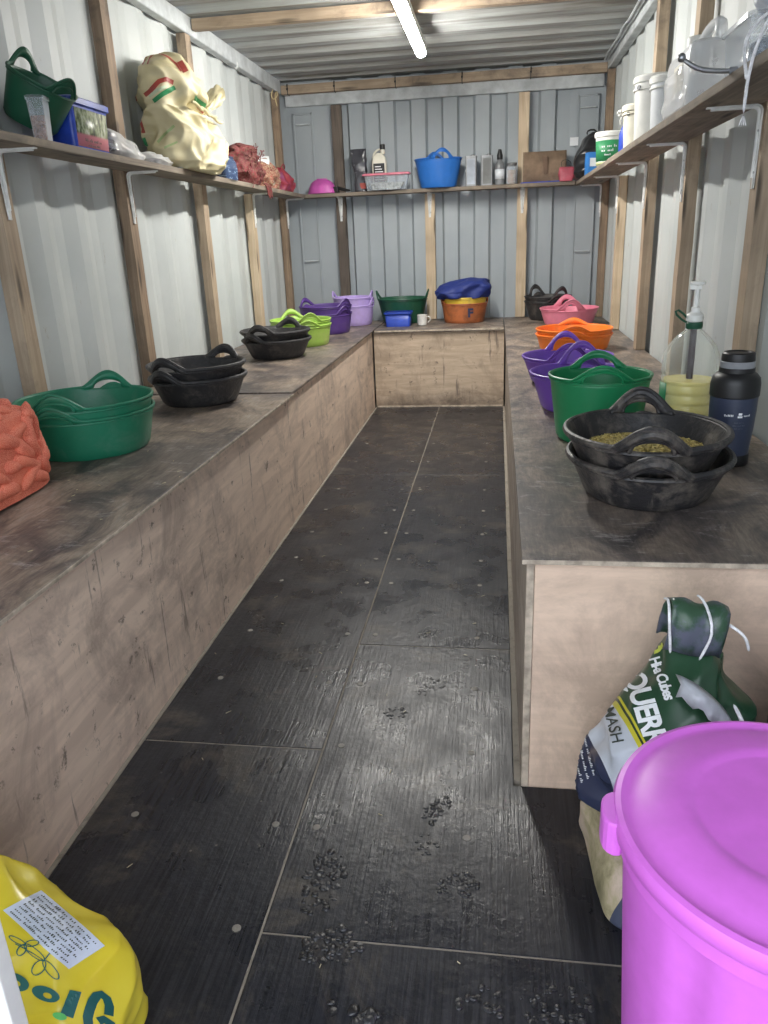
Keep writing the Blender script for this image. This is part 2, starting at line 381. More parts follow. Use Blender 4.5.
# rubber mats with their fixing screws
mats = [(.772, 1.2345, Y0, 1.530, 'from the doorway along the left bench'), (.772, 1.2345, 1.534, 3.848, 'along the middle of the left bench'), (.772, 1.2345, 3.852, 5.572, 'in the far left corner before the end bench'),
        (1.2395, 1.70, Y0, 1.000, 'between the pink dustbin and the yellow bag'), (1.2395, 1.70, 1.004, 2.050, 'beside the bare end panel of the right bench'), (1.2395, 1.70, 2.054, 3.848, 'along the middle of the right bench'), (1.2395, 1.70, 3.852, 5.572, 'in the far right corner before the end bench')]
sy = [.72, 1.005, 1.27, 1.55, 1.83, 2.115, 2.50, 2.72, 3.0, 3.29, 3.6, 4.1, 4.5]
for i, (xa, xb, ya, yb, where) in enumerate(mats):
    t = thing('rubber_mat', 'black rubber floor mat lying ' + where, 'rubber mat', ((xa + xb) / 2, ya, -.012), 0, 'black rubber floor mats')
    w2 = (xb - xa) / 2
    m = MB(); m.box(-w2, w2, 0, yb - ya, 0, .012)
    if xa > 1.2 and ya < 1.41:
        m = MB()
        if yb < 1.2: m.box(-w2, W - .005 - (xa + xb) / 2, 0, yb - ya, 0, .012)
        else:       # this one is cut around the end of the bench
            c = (xa + xb) / 2; a, b, d = -w2, W - .005 - c, w2
            ye = 1.442 - ya; yt = yb - ya
            pts = [(a, 0), (b, 0), (b, ye), (d, ye), (d, yt), (a, yt)]
            m.add([(x, y, 0) for x, y in pts] + [(x, y, .012) for x, y in pts],
                  [(5, 4, 3, 2, 1, 0), (6, 7, 8, 9, 10, 11)] + [(k, (k + 1) % 6, 6 + (k + 1) % 6, 6 + k) for k in range(6)])
    elif xa < 1 and ya < 0:
        m = MB(); c = (xa + xb) / 2; a, b, d = -w2, w2, .02 - c
        ye = .93 - ya; yt = yb - ya
        pts = [(d, 0), (b, 0), (b, yt), (a, yt), (a, ye), (d, ye)]
        m.add([(x, y, 0) for x, y in pts] + [(x, y, .012) for x, y in pts],
              [(5, 4, 3, 2, 1, 0), (6, 7, 8, 9, 10, 11)] + [(k, (k + 1) % 6, 6 + (k + 1) % 6, 6 + k) for k in range(6)])
    m.build('mat_sheet', M['mat'], t, smooth=False, bevel=.0015)
    for x in ((.868, 1.190) if xa < 1 else (1.280, 1.600)):
        for y in sy:
            if ya + .02 < y < yb - .02:
                s = MB(); s.lathe([(.0085, 0), (.0085, .0012), (.006, .002), (.001, .0016)], 12, cx=x - (xa + xb) / 2, cy=y - ya, cap1=True)
                s2 = s.build('screw', M['screw'], t, loc=(0, 0, .012))
m = MB()
m.box(1.2347, 1.2393, .0, 5.56, -.0115, -.0012); m.box(.775, 1.2346, 3.8482, 3.8518, -.0115, -.0012); m.box(1.2394, 1.70, 3.8482, 3.8518, -.0115, -.0012)
m.box(.775, 1.2345, 1.5302, 1.5338, -.0115, -.0012); m.box(1.2395, 1.70, 2.0502, 2.0538, -.0115, -.0012); m.box(1.2395, 2.42, 1.0002, 1.0038, -.0115, -.0012)
for a, b in ((.7605, .7716), (1.7003, 1.7155)): m.box(a, b, 1.46, 5.57, -.0115, .0005)
m.box(.76, 1.71, 5.5722, 5.579, -.0115, .0005); m.box(.7605, .7716, .95, 1.46, -.0115, .0005)
tag(m.build('dust', M['dust'], smooth=False), 'pale packed dust filling the seams between the rubber mats', 'dust', kind='stuff')

# ------------------------------------------------------------------ benches
t = thing('bench', 'long plywood bench along the left wall under the shelf with the feed sack', 'bench', (0, 0, 0), 0, 'plywood benches')
boxo('top_board', M['top'], (.002, .775, .95, 3.212, HB - .011, HB), t)
boxo('top_board', M['top'], (.002, .768, 3.218, L - .04, HB - .008, HB + .005), t)
boxo('front_panel', M['ply_l'], (.745, .76, .95, 3.19, -.012, HB - .011), t)
boxo('front_panel', M['ply_l'], (.743, .757, 3.193, 5.565, -.012, HB - .008), t)
boxo('edge_strip', M['ply_edge'], (.7752, .7775, .95, 3.212, HB - .0095, HB - .001), t, .0005)
boxo('end_panel', M['ply_l'], (.02, .745, .95, .965, -.012, HB - .011), t)
t = thing('bench', 'low plywood bench across the grey end wall', 'bench', (0, 0, 0), 0, 'plywood benches')
boxo('top_board', M['top'], (.772, 1.70, 5.56, L - .005, HB - .018, HB + .002), t)
boxo('front_panel', M['ply_b'], (.765, 1.705, 5.58, 5.595, -.012, HB - .018), t)
boxo('edge_strip', M['ply_edge'], (.775, 1.70, 5.557, 5.5598, HB - .012, HB - .001), t, .0005)
boxo('base_strip', M['ply_edge'], (.775, 1.70, 5.572, 5.5795, -.004, .010), t, .001)
t = thing('bench', 'long plywood bench along the right wall holding the oil bottle', 'bench', (0, 0, 0), 0, 'plywood benches')
boxo('top_board', M['top'], (1.706, W - .002, 1.433, L - .005, HB - .011, HB), t)
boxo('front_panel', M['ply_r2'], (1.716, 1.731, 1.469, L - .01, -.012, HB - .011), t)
boxo('end_panel', M['ply_r'], (1.732, W - .002, 1.445, 1.460, -.012, HB - .011), t)
boxo('edge_strip', M['ply_edge'], (1.716, 1.7315, 1.443, 1.4685, -.012, HB - .011), t, .001)
boxo('top_edge', M['ply_edge'], (1.706, W - .002, 1.4305, 1.4328, HB - .0105, HB - .001), t, .0005)

# ------------------------------------------------------------------ battens
def batten(name, ln, w, d, mat, loc, label, rot=(0, 0, 0), group='wall battens'):
    m = MB(); n = 12
    rows = []
    for i in range(n + 1):
        z = ln * i / n; ox = .002 * noise.noise(Vector((i * .7, loc[1] * 3, 1))); oy = .002 * noise.noise(Vector((i * .7, loc[1] * 3, 9)))
        rows.append([(-d / 2 + ox, -w / 2 + oy, z), (d / 2 + ox, -w / 2 + oy, z), (d / 2 + ox, w / 2 + oy, z), (-d / 2 + ox, w / 2 + oy, z)])
    m.grid(rows, True, True, True)
    o = m.build(name, mat, None, smooth=False, bevel=.002, loc=loc); o.rotation_euler = rot
    return tag(o, label, 'batten', group, 'thing')
ordn = ['nearest the door', 'second from the door', 'third from the door', 'fourth from the door', 'in the far corner']
matsL = ['pine_worn', 'pine_dark', 'pine_worn', 'pine', 'pine_dark']; matsR = ['pine_worn', 'pine_worn', 'pine_worn', 'pine', 'pine_dark']
for i, (y, top) in enumerate(((2.50, 2.22), (3.43, 2.22), (4.36, 2.22), (5.25, SH - .03), (6.10, 2.22))):
    batten('wall_batten', top - HB - .007, .075 if i < 4 else .06, .05, M[matsL[i]], (.0275, y, HB + .006), 'upright timber batten on the left wall, ' + ordn[i])
for i, (y, top) in enumerate(((2.56, 2.23), (3.50, 2.23), (4.36, 2.23), (5.32, SH - .03), (6.16, 2.23))):
    batten('wall_batten', top - HB - .003, .075 if i < 4 else .06, .05, M[matsR[i]], (W - .0275, y, HB + .002), 'upright timber batten on the right wall, ' + ordn[i])
for (x, mt, lab) in ((.447, 'dark', 'dark weathered upright batten on the end wall'), (1.136, 'pine', 'pale pine batten on the end wall below the blue tub'), (1.83, 'pine', 'pine batten on the end wall behind the jar')):
    zt = 2.14 if x != 1.136 else SH - .03
    batten('wall_batten', zt - HB - .008, .075, .05, M[mt], (x, L - .027, HB + .006), lab, (0, 0, PI / 2))
batten('ceiling_batten', W - .11, .048, .052, M['pine_worn'], (.055, 4.45, H - .035), 'timber batten across the ceiling above the tube light', (0, PI / 2, 0), 'ceiling battens')
batten('ceiling_batten', W - .10, .045, .06, M['pine_worn'], (.05, 6.225, 2.252), 'timber batten along the top of the end wall', (0, PI / 2, 0), 'ceiling battens')
for i, x in enumerate((.10, .453, .904, 1.386, 1.87)):
    m = MB(); y, z = 6.225, 2.252; r = .0335
    m.tube([(x, y - .0245, z - r), (x, y - .0245, z + r), (x, y + .0245, z + r), (x, y + .0245, z - r)], .0032, 6, True)
    m.tube([(x, y - .026, z + .01), (x + .003, y - .05, z + .03)], .003, 6); m.box(x - .006, x + .006, y - .034, y - .026, z - .004, z + .008)
    tag(m.build('cable_tie', M['black_pl']), 'black cable tie round the end wall batten, ' + ('nearest the left wall', 'above the dark upright batten', 'second to the right of the dark upright', 'above the two tins', 'nearest the right wall')[i], 'cable tie', 'cable ties on the batten')
m = MB(); m.tube([(.075, 5.90, 2.212), (.055, 5.88, 2.17), (.075, 5.87, 2.135), (.10, 5.88, 2.15), (.105, 5.90, 2.19), (.085, 5.93, 2.205), (.07, 5.93, 2.16), (.085, 5.94, 2.10)], .005, 8)
tag(m.build('twine', M['twine'], sub=1), 'loop of pale twine hanging at the top of the far left corner', 'twine')
m = MB(); m.tube([(.01, 5.18, 2.26), (.045, 5.18, 2.255), (.055, 5.18, 2.225), (.04, 5.18, 2.205), (.03, 5.18, 2.22)], .007, 8)
tag(m.build('hook', M['white_metal'], sub=1), 'small white hook high on the left wall under the ceiling rail', 'hook')
m = MB(); pts = []
for i in range(24):
    y = 3.4 + 2.7 * i / 23; pts.append((W - .068 - .004 * math.sin(i * 1.3), y, 2.286 + .003 * math.sin(i * 2.1)))
m.tube(pts, .009, 8); m.tube([(p[0] - .02, p[1], p[2] - .004) for p in pts], .006, 6)
tag(m.build('cable', M['rail']), 'grey electric cable running along the top of the right wall', 'cable')

# ------------------------------------------------------------------ shelves and brackets
def board(label, axis, a0, a1, b0, b1, mat='grey_board'):
    """a sawn board built along local z so the grain follows it"""
    ln = a1 - a0; m = MB(); n = 14; rows = []
    w, th = b1 - b0, .026
    for i in range(n + 1):
        z = ln * i / n; e = .0025 * noise.noise(Vector((i * .6, a0, 3))); rows.append([(-th / 2, -w / 2 + e, z), (th / 2, -w / 2 + e, z), (th / 2, w / 2 + e, z), (-th / 2, w / 2 + e, z)])
    m.grid(rows, True, True, True)
    o = m.build('shelf_board', M[mat], None, smooth=False, bevel=.003)
    z = SH - .013
    if axis == 'Y':
        o.matrix_world = Matrix(((0, 1, 0, (b0 + b1) / 2), (0, 0, 1, a0), (1, 0, 0, z), (0, 0, 0, 1)))
    else:
        o.matrix_world = Matrix(((0, 0, 1, a0), (0, -1, 0, (b0 + b1) / 2), (1, 0, 0, z), (0, 0, 0, 1)))
    return tag(o, label, 'shelf', 'weathered shelf boards', 'thing')
board('weathered plank shelf on the left wall under the blue box and green tub', 'Y', .9, 3.80, .0535, .203)
board('weathered plank shelf on the left wall under the red net bag', 'Y', 3.803, 6.245, .0535, .200)
board('narrow weathered plank shelf across the end wall', 'X', .204, 2.20, 6.10, 6.236)
board('weathered plank shelf on the right wall under the jerrycan', 'Y', .9, 4.45, 2.205, W - .0535)
board('weathered plank shelf on the right wall under the green and white tub', 'Y', 4.453, 6.245, 2.209, W - .0535)
def bracket(loc, rz, label, reach=.135, drop=.21):
    m = MB(); w = .018; t = .005; z = 0; n = 6
    path = [(0, -drop)] + [(0, -.018)] + [(.018 - .018 * math.cos(a), -.018 + .018 * math.sin(a)) for a in [PI / 2 * k / n for k in range(1, n + 1)]] + [(reach, 0)]
    rows = []
    for k, (x, zz) in enumerate(path):
        f = 1.0
        if k == 0 or k == len(path) - 1: f = .45
        rows.append([(x, -w * f, zz), (x, w * f, zz)])
    m.grid(rows, False)
    o = m.build('shelf_bracket', M['white_metal'], None, solid=t, off=0, bevel=.001, loc=loc)
    rib = MB(); rr = [(x, zz) for x, zz in path[1:-1]]
    rib.tube([(x + .003, 0, zz - .003) for x, zz in [(0, -drop * .85)] + rr + [(reach * .9, 0)]], .006, 6)
    r = rib.build('rib', M['white_metal'], o); sc = MB()
    for zz in (-drop * .8, -drop * .3):
        sc.ball((.004, .007, zz), .0045, 8, 4, (.5, 1, 1))
    s = sc.build('screw', M['chrome'], o)
    o.rotation_euler = (0, 0, rz); return tag(o, label, 'bracket', 'white shelf brackets', 'thing')
zb = SH - .0285
for y, wh in ((2.50, 'on the batten nearest the door'), (3.43, 'on the second batten from the door'), (5.25, 'on the fourth batten from the door'), (6.10, 'in the far corner')):
    bracket((.056, y, zb), 0, 'white metal shelf bracket under the left shelf, ' + wh)
for y, wh in ((2.56, 'on the batten nearest the door'), (3.50, 'on the second batten from the door'), (4.36, 'on the third batten from the door'), (5.32, 'on the fourth batten from the door'), (6.16, 'in the far corner')):
    bracket((W - .056, y, zb), PI, 'white metal shelf bracket under the right shelf, ' + wh, .15, .22)
for x, wh in ((.447, 'on the dark batten'), (1.136, 'below the blue tub'), (1.83, 'below the jar and cardboard')):
    bracket((x, L - .054, zb), -PI / 2, 'white metal shelf bracket under the end wall shelf, ' + wh, .11, .17)

# ------------------------------------------------------------------ tube light
t = thing('tube_light', 'lit white tube light running along the ceiling', 'light', (1.19, 4.42, 2.20))
m = MB(); m.box(-.034, .034, -.742, .742, .012, .0525); m.build('casing', M['white_pl'], t, smooth=False, bevel=.004)
m = MB(); r = .024
prof = [(.001, -.74), (.015, -.74), (.022, -.735), (r, -.725), (r, .72), (.022, .732), (.015, .738), (.001, .738)]
rows = [[(rr * math.cos(PI + PI * k / 20) * 1.25, y, rr * math.sin(PI + PI * k / 20) * 1.1 + .0115) for k in range(21)] for rr, y in prof]
m.grid(rows, True, True, True); m.build('diffuser', M['tube'], t)

# ------------------------------------------------------------------ tubs
def smooth01(x): x = max(0, min(1, x)); return x * x * (3 - 2 * x)
def trug(name, label, cat, loc, rt, rb, h, mat, axis=90, hh=.055, hw=.42, strap=.020, thick=.004, bead=.0045, sx=1, sy=1, group=None, grip=0, foot=None, hole=.62, tilt=None):
    """flexible tub with two looped handles that grow out of the rim; axis = direction of the handles in degrees"""
    o = thing(name, label, cat, loc, 0, group)
    if tilt: o.rotation_euler = tilt
    N = 120; ax = math.radians(axis)
    def ang(a):
        d = (a - ax) % PI
        return min(d, PI - d)
    def bmp(a):
        q = min(1, ang(a) / hw)
        return hh * (.45 * smooth01(1 - q) + .55 * (1 - q * q) ** 1.25)
    def inner(a):
        q = ang(a) / (hw * hole)
        return max(0, hh - strap) * (1 - q * q) ** .5 if q < 1 else 0
    def rad(z): return rb + (rt - rb) * (z / h if z < h else 1 + .75 * (z - h) / h)
    def pos(a, z, dr=0): r = rad(z) + dr; return (r * math.cos(a) * sx, r * math.sin(a) * sy, z)
    A = [2 * PI * k / N for k in range(N)]
    body = MB(); zs = [.0, .012] + [h * q for q in (.25, .5, .75, .9)]
    rows = [[pos(a, z, -.006 if z == 0 else 0) for a in A] for z in zs]
    zA = h - .006
    rows.append([pos(a, zA) for a in A])
    body.grid(rows)
    for q in (1, .6, .2): pass
    bot = [[((rb - .006) * q * math.cos(a) * sx, (rb - .006) * q * math.sin(a) * sy, 0) for a in A] for q in (1, .6, .2)]
    body.grid(bot, True, False, True)
    hand = [MB(), MB()]
    def side(a): return 0 if math.cos(a - ax) > 0 else 1
    for k in range(N):
        a, b = A[k], A[(k + 1) % N]
        c = a + PI / N
        tgt = hand[side(c)] if ang(c) < hw else body
        za, zb_ = zA + inner(a), zA + inner(b); ta, tb = h + bmp(a), h + bmp(b)
        am, bm_ = (za + ta) / 2, (zb_ + tb) / 2
        tgt.add([pos(a, za), pos(b, zb_), pos(b, bm_), pos(a, am), pos(b, tb), pos(a, ta)], [(0, 1, 2, 3), (3, 2, 4, 5)])
    # rolled lip along the top edge
    ks = list(range(N))
    for s in (0, 1):
        a0 = ax + s * PI; n = 40
        hand[s].tube([pos(a0 + hw * (2 * i / n - 1), h + bmp(a0 + hw * (2 * i / n - 1)), .001) for i in range(n + 1)], bead, 8)
        n2 = 24; w2 = hw * hole
        hand[s].tube([pos(a0 + w2 * (2 * i / n2 - 1), zA + inner(a0 + w2 * (2 * i / n2 - 1) * .999), .001) for i in range(n2 + 1)], bead * .75, 6)
        if grip:
            w3 = hw * .95
            hand[s].tube([pos(a0 + w3 * (2 * i / n - 1), h + bmp(a0 + w3 * (2 * i / n - 1)) - strap * .45, .002) for i in range(n + 1)], [grip * (.55 + .45 * math.sin(PI * i / n)) for i in range(n + 1)], 10)
        a1 = a0 + hw; a2 = a0 + PI - hw; n = 40
        body.tube([pos(a1 + (a2 - a1) * i / n, h, .001) for i in range(n + 1)], bead, 8)
    body.tube([pos(2 * PI * i / 80, zA - .004, .0015) for i in range(80)], bead * .6, 6, True)
    body.build('tub_body', mat, o, solid=thick)
    for s in (0, 1): hand[s].build('handle', mat, o, solid=thick)
    return o
def feed_pan(label, loc, rt, rb, h, mat, axis, group, hh=.058, sy=1):
    return trug('feed_pan', label, 'feed pan', loc, rt, rb, h, mat, axis, hh, .44, .020, .007, .0085, 1, sy, group=group, grip=.0135, hole=.58)
E0 = .0045
# left bench
g = 'nested green tubs on the left bench'
trug('tub', 'green tub on the left bench beside the orange net sack, lower of the nested two', 'tub', (.318, 2.31, HB + .001), .214, .186, .130, M['green'], -88, .045, group=g)
trug('tub', 'green tub on the left bench beside the orange net sack, upper of the nested two', 'tub', (.318, 2.31, HB + .036), .214, .186, .132, M['green'], -84, .050, group=g)
g = 'nested black pans on the left bench'
feed_pan('black rubber feed pan next to the green tubs, lower of its pair', (.410, 3.07, HB + .002), .197, .152, .108, M['black_rub'], -112, g, .046)
feed_pan('black rubber feed pan next to the green tubs, upper of its pair', (.408, 3.07, HB + .055), .197, .152, .105, M['black_rub'], -106, g, .046)
feed_pan('black rubber feed pan before the lime green tubs, lower of its pair', (.405, 4.31, HB + .007), .192, .146, .100, M['black_rub'], -118, g, .046)
feed_pan('black rubber feed pan before the lime green tubs, upper of its pair', (.400, 4.31, HB + .058), .192, .146, .096, M['black_rub'], -100, g, .046)
g = 'nested lime tubs on the left bench'
trug('tub', 'lime green tub behind the black pans, lower of the nested two', 'tub', (.420, 4.83, HB + .006), .190, .170, .126, M['lime'], -62, .035, group=g)
trug('tub', 'lime green tub behind the black pans, upper of the nested two', 'tub', (.420, 4.83, HB + .034), .190, .170, .128, M['lime'], -58, .050, group=g)
g = 'nested purple tubs on the left bench'
trug('tub', 'dark purple tub between lime and lilac tubs, lower of the nested two', 'tub', (.445, 5.47, HB + .006), .184, .164, .135, M['purple'], -32, group=g)
trug('tub', 'dark purple tub between lime and lilac tubs, upper of the nested two', 'tub', (.445, 5.47, HB + .050), .184, .164, .142, M['purple'], -28, .05, group=g)
g = 'nested lilac tubs on the left bench'
trug('tub', 'pale lilac tub in the far left corner, lower of the nested two', 'tub', (.56, 5.98, HB + .006), .150, .132, .145, M['lilac'], -10, group=g)
trug('tub', 'pale lilac tub in the far left corner, upper of the nested two', 'tub', (.552, 5.98, HB + .060), .150, .132, .150, M['lilac'], -4, .045, group=g)
# end bench
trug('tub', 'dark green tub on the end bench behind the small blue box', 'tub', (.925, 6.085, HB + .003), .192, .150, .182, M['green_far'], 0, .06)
g = 'nested tubs under the blue bag'
trug('tub', 'brown orange tub with a painted letter on the end bench', 'tub', (1.405, 6.02, HB + .003), .172, .150, .140, M['rust'], 195, .035, group=g)
trug('tub', 'yellow tub nested inside the brown orange tub', 'tub', (1.405, 6.02, HB + .046), .168, .146, .140, M['yellow'], 235, .040, group=g)
# right bench
g = 'tubs in a row on the right bench'
trug('tub', 'black tub in the far right corner behind the pink tub, lower of the nested two', 'tub', (2.03, 6.06, HB + .002), .172, .130, .135, M['black_rub'], -70, .05, group=g)
trug('tub', 'black tub in the far right corner behind the pink tub, upper of the nested two', 'tub', (2.03, 6.06, HB + .036), .172, .130, .135, M['black_rub'], -62, .075, group=g, grip=.012)
trug('tub', 'pink tub with a cut-out grip on the right bench', 'tub', (2.155, 5.68, HB + .002), .200, .165, .112, M['pink'], -90, .072, .50, .022, group=g, hole=.42)
trug('tub', 'bright orange tub on the right bench, lower of the nested two', 'tub', (2.075, 4.42, HB + .002), .205, .180, .085, M['orange'], -96, .032, group=g)
trug('tub', 'bright orange tub on the right bench, upper of the nested two', 'tub', (2.075, 4.42, HB + .030), .205, .180, .085, M['orange'], -94, .032, group=g)
trug('tub', 'purple tub on the right bench between the orange tub and the other purple tub', 'tub', (1.955, 3.42, HB + .002), .190, .150, .112, M['purple_r'], -92, .075, .5, .014, group=g)
trug('tub', 'purple tub on the right bench directly behind the green tub', 'tub', (1.965, 2.88, HB + .002), .188, .145, .132, M['purple_r'], -94, .080, .5, .014, group=g)
trug('tub', 'mid green tub on the right bench behind the dirty black pans', 'tub', (1.968, 2.43, HB + .002), .152, .126, .198, M['green_r'], -94, .046, .62, .012, group=g)
g = 'dirty black pans on the right bench'
feed_pan('dirty black rubber pan near the flask, lower of its pair', (2.02, 1.875, HB + .002), .188, .145, .098, M['black_rub2'], -97, g, .046, 1.12)
feed_pan('dirty black rubber pan holding feed grain, upper of its pair', (2.012, 1.885, HB + .058), .188, .145, .098, M['black_rub2'], -97, g, .054, 1.12)
m = MB(); N = 40; rows = []
for q in (1.0, .85, .65, .4, .15):
    rows.append([(.150 * q * math.cos(2 * PI * k / N), .168 * q * math.sin(2 * PI * k / N), .012 + .018 * (1 - q * q) + .006 * noise.noise(Vector((q * 5 * math.cos(2 * PI * k / N), q * 5 * math.sin(2 * PI * k / N), 2)))) for k in range(N)])
m.grid(rows, True, False, True)
for i in range(420):
    a = random.uniform(0, 2 * PI); r = .150 * math.sqrt(random.random())
    if r > .144: continue
    x, y = r * math.cos(a), r * math.sin(a); z = .012 + .018 * (1 - (r / .148) ** 2) + .004
    d = Vector((random.uniform(-1, 1), random.uniform(-1, 1), random.uniform(-.3, .5))).normalized() * random.uniform(.003, .009)
    m.tube([(x - d.x, y - d.y, z - d.z), (x + d.x, y + d.y, z + d.z)], .0016, 5)
tag(m.build('feed_grain', M['grain'], loc=(2.012, 1.885, HB + .0945)), 'yellow feed grain lying in the upper dirty black pan', 'feed', kind='stuff')

# letter on the brown-orange tub
def decal(name, polys, verts, mat, parent_obj, O, X, Y, D, targets, lift=.0012, maxlen=.012):
    """print laid onto a surface: flat shapes carried along D until they meet the target"""
    bm = bmesh.new(); vs = [bm.verts.new((a, b, 0)) for a, b in verts]
    for p in polys:
        try: bm.faces.new([vs[i] for i in p])
        except ValueError: pass
    bmesh.ops.triangulate(bm, faces=bm.faces)
    for _ in range(5):
        es = [e for e in bm.edges if e.calc_length() > maxlen]
        if not es: break
        bmesh.ops.subdivide_edges(bm, edges=es, cuts=1); bmesh.ops.triangulate(bm, faces=bm.faces)
    O, X, Y, D = Vector(O), Vector(X).normalized(), Vector(Y).normalized(), Vector(D).normalized()
    dead = []
    bpy.context.view_layer.update(); dg = bpy.context.evaluated_depsgraph_get()
    TV, TP = [], []
    for tg in targets:
        ev = tg.evaluated_get(dg); me = ev.to_mesh(); b0 = len(TV); mw = ev.matrix_world
        TV += [mw @ v.co for v in me.vertices]; TP += [tuple(i + b0 for i in p.vertices) for p in me.polygons]; ev.to_mesh_clear()
    tree = BVHTree.FromPolygons(TV, TP)
    inv = parent_obj.matrix_world.inverted()
    for v in bm.verts:
        P = O + X * v.co.x + Y * v.co.y - D * .6
        hit, nn, idx, dist = tree.ray_cast(P, D)
        if hit is None: dead.append(v); continue
        if nn.dot(D) > 0: nn = -nn
        v.co = inv @ (hit + nn * lift)
    bmesh.ops.delete(bm, geom=dead, context='VERTS')
    me = bpy.data.meshes.new(name); bm.to_mesh(me); bm.free(); me.materials.append(mat)
    o = bpy.data.objects.new(name, me); COL.objects.link(o); o.parent = parent_obj
    return o
def glyphs(txt, size, bold=0, shear=0, space=1):
    c = bpy.data.curves.new('lettering', 'FONT'); c.body = txt; c.size = size; c.offset = bold; c.shear = shear; c.space_character = space
    c.align_x = 'CENTER'; c.align_y = 'CENTER'; c.resolution_u = 4
    o = bpy.data.objects.new('lettering', c); COL.objects.link(o)
    dg = bpy.context.evaluated_depsgraph_get(); me = bpy.data.meshes.new_from_object(o.evaluated_get(dg))
    vs = [(v.co.x, v.co.y) for v in me.vertices]; ps = [tuple(p.vertices) for p in me.polygons]
    bpy.data.objects.remove(o); bpy.data.curves.remove(c); bpy.data.meshes.remove(me)
    return ps, vs
def rect(x0, x1, y0, y1): return [(0, 1, 2, 3)], [(x0, y0), (x1, y0), (x1, y1), (x0, y1)]
def merge(*parts):
    P, V = [], []
    for ps, vs in parts:
        b = len(V); V += list(vs); P += [tuple(i + b for i in p) for p in ps]
    return P, V
def shift(pv, dx, dy, rot=0, s=1):
    c, q = math.cos(rot) * s, math.sin(rot) * s
    return pv[0], [(x * c - y * q + dx, x * q + y * c + dy) for x, y in pv[1]]
def strokes(pts, w):
    """a polyline drawn as a flat ribbon"""
    V = []; P = []
    for i, (x, y) in enumerate(pts):
        a = pts[max(i - 1, 0)]; b = pts[min(i + 1, len(pts) - 1)]; dx, dy = b[0] - a[0], b[1] - a[1]; l = math.hypot(dx, dy) or 1
        V += [(x - dy / l * w, y + dx / l * w), (x + dy / l * w, y - dx / l * w)]
        if i: P.append((2 * i - 2, 2 * i - 1, 2 * i + 1, 2 * i))
    return P, V
def squiggle(w, h, seed):
    """a line of tiny unreadable print"""
    rnd = random.Random(seed); parts = []; x = -w / 2
    while x < w / 2 - h:
        l = rnd.uniform(1.5, 5) * h; l = min(l, w / 2 - x); n = max(2, int(l / (h * .6)))
        for i in range(n):
            xx = x + l * i / n; hh = h * rnd.choice((.6, .6, 1.0)); parts.append(rect(xx, xx + h * .38, -h / 2, -h / 2 + hh))
        x += l + h * .8
    return merge(*parts)
def kids(o, *names): return [c for c in o.children if c.name.split('.')[0] in names]
rust = [o for o in bpy.data.objects if o.get('label', '').startswith('brown orange tub')][0]
bpy.context.view_layer.update()
ps, vs = glyphs('F', .085, .004)
decal('letter', ps, vs, M['navy_print'], rust, (1.455, 5.80, .640), (1, .0, 0), (0, 0, 1), (0, 1, 0), kids(rust, 'tub_body'), .002)

# ------------------------------------------------------------------ soft things
def sack(name, mat, parent, rows_fn, n=72, amp=.012, freq=7, cre=.010, cfreq=5, seed=0, nv=40, sub=0, capt=True, sharp=False):
    """rows_fn(v) -> (cx, cy, z, ax, ay, exponent); crumpled closed surface"""
    m = MB(); rows = []; S = Vector((seed * 3.1, seed * 1.7, seed * .9))
    for i in range(nv + 1):
        v = i / nv; cx, cy, z, ax, ay, e = rows_fn(v); row = []
        for k in range(n):
            a = 2 * PI * k / n; ca, sa = math.cos(a), math.sin(a)
            x = abs(ca) ** (2 / e) * (1 if ca >= 0 else -1) * ax; y = abs(sa) ** (2 / e) * (1 if sa >= 0 else -1) * ay
            p = Vector((x * 1.0, y * 1.0, z)) + S
            edge = min(1, max(ax, ay) / .06) * (0.25 if i == 0 else 1)
            cr2 = cre * .45 * (ridge(p * 1.0 + Vector((2, 8, 4)), cfreq * 2.3) - .45) if sharp else 0
            d = (cr2 + amp * noise.noise(p * freq) + amp * .5 * noise.noise(p * freq * 2.3) + cre * (ridge(p + Vector((5, 3, 1)), cfreq) - .45)) * edge
            q = Vector((ca * min(1, ay / ax * 1.2) if ax > ay else ca, sa, 0)); q.normalize()
            dz = amp * .6 * noise.noise(p * freq + Vector((9, 2, 4))) * (0 if i == 0 else 1)
            row.append((cx + x + q.x * d, cy + y + q.y * d, z + dz))
        rows.append(row)
    m.grid(rows, True, True, capt)
    return m.build(name, mat, parent, angle=80, sub=sub)
def lerp_rows(keys):
    """keys: [(v, cx, cy, z, ax, ay, e)] smoothly interpolated"""
    def fn(v):
        for a, b in zip(keys, keys[1:]):
            if v <= b[0]:
                t = (v - a[0]) / (b[0] - a[0]); t = t * t * (3 - 2 * t) * .5 + t * .5
                return tuple(a[j] + (b[j] - a[j]) * t for j in range(1, 7))
        return keys[-1][1:]
    return fn
def net_mat(name, c1, c2, hole, scale=150):
    m, nt, b = nt_new(name); v = coords(nt)
    w1 = nt.nodes.new('ShaderNodeTexVoronoi'); w1.inputs['Scale'].default_value = scale; w1.feature = 'DISTANCE_TO_EDGE'
    nt.links.new(v, w1.inputs['Vector'])
    r = ramp(nt, [(.05, (1, 1, 1)), (.14, (0, 0, 0))]); nt.links.new(w1.outputs['Distance'], r.inputs[0])
    f = noise_fac(nt, v, 11, 5, .65); rr = ramp(nt, [(.35, c2), (.62, c1)]); nt.links.new(f, rr.inputs[0])
    c = mixc(nt, r.outputs[0], rr.outputs[0], hole)
    nt.links.new(c, b.inputs['Base Color']); b.inputs['Roughness'].default_value = .75
    bump(nt, b, r.outputs[0], .3, .003); return m
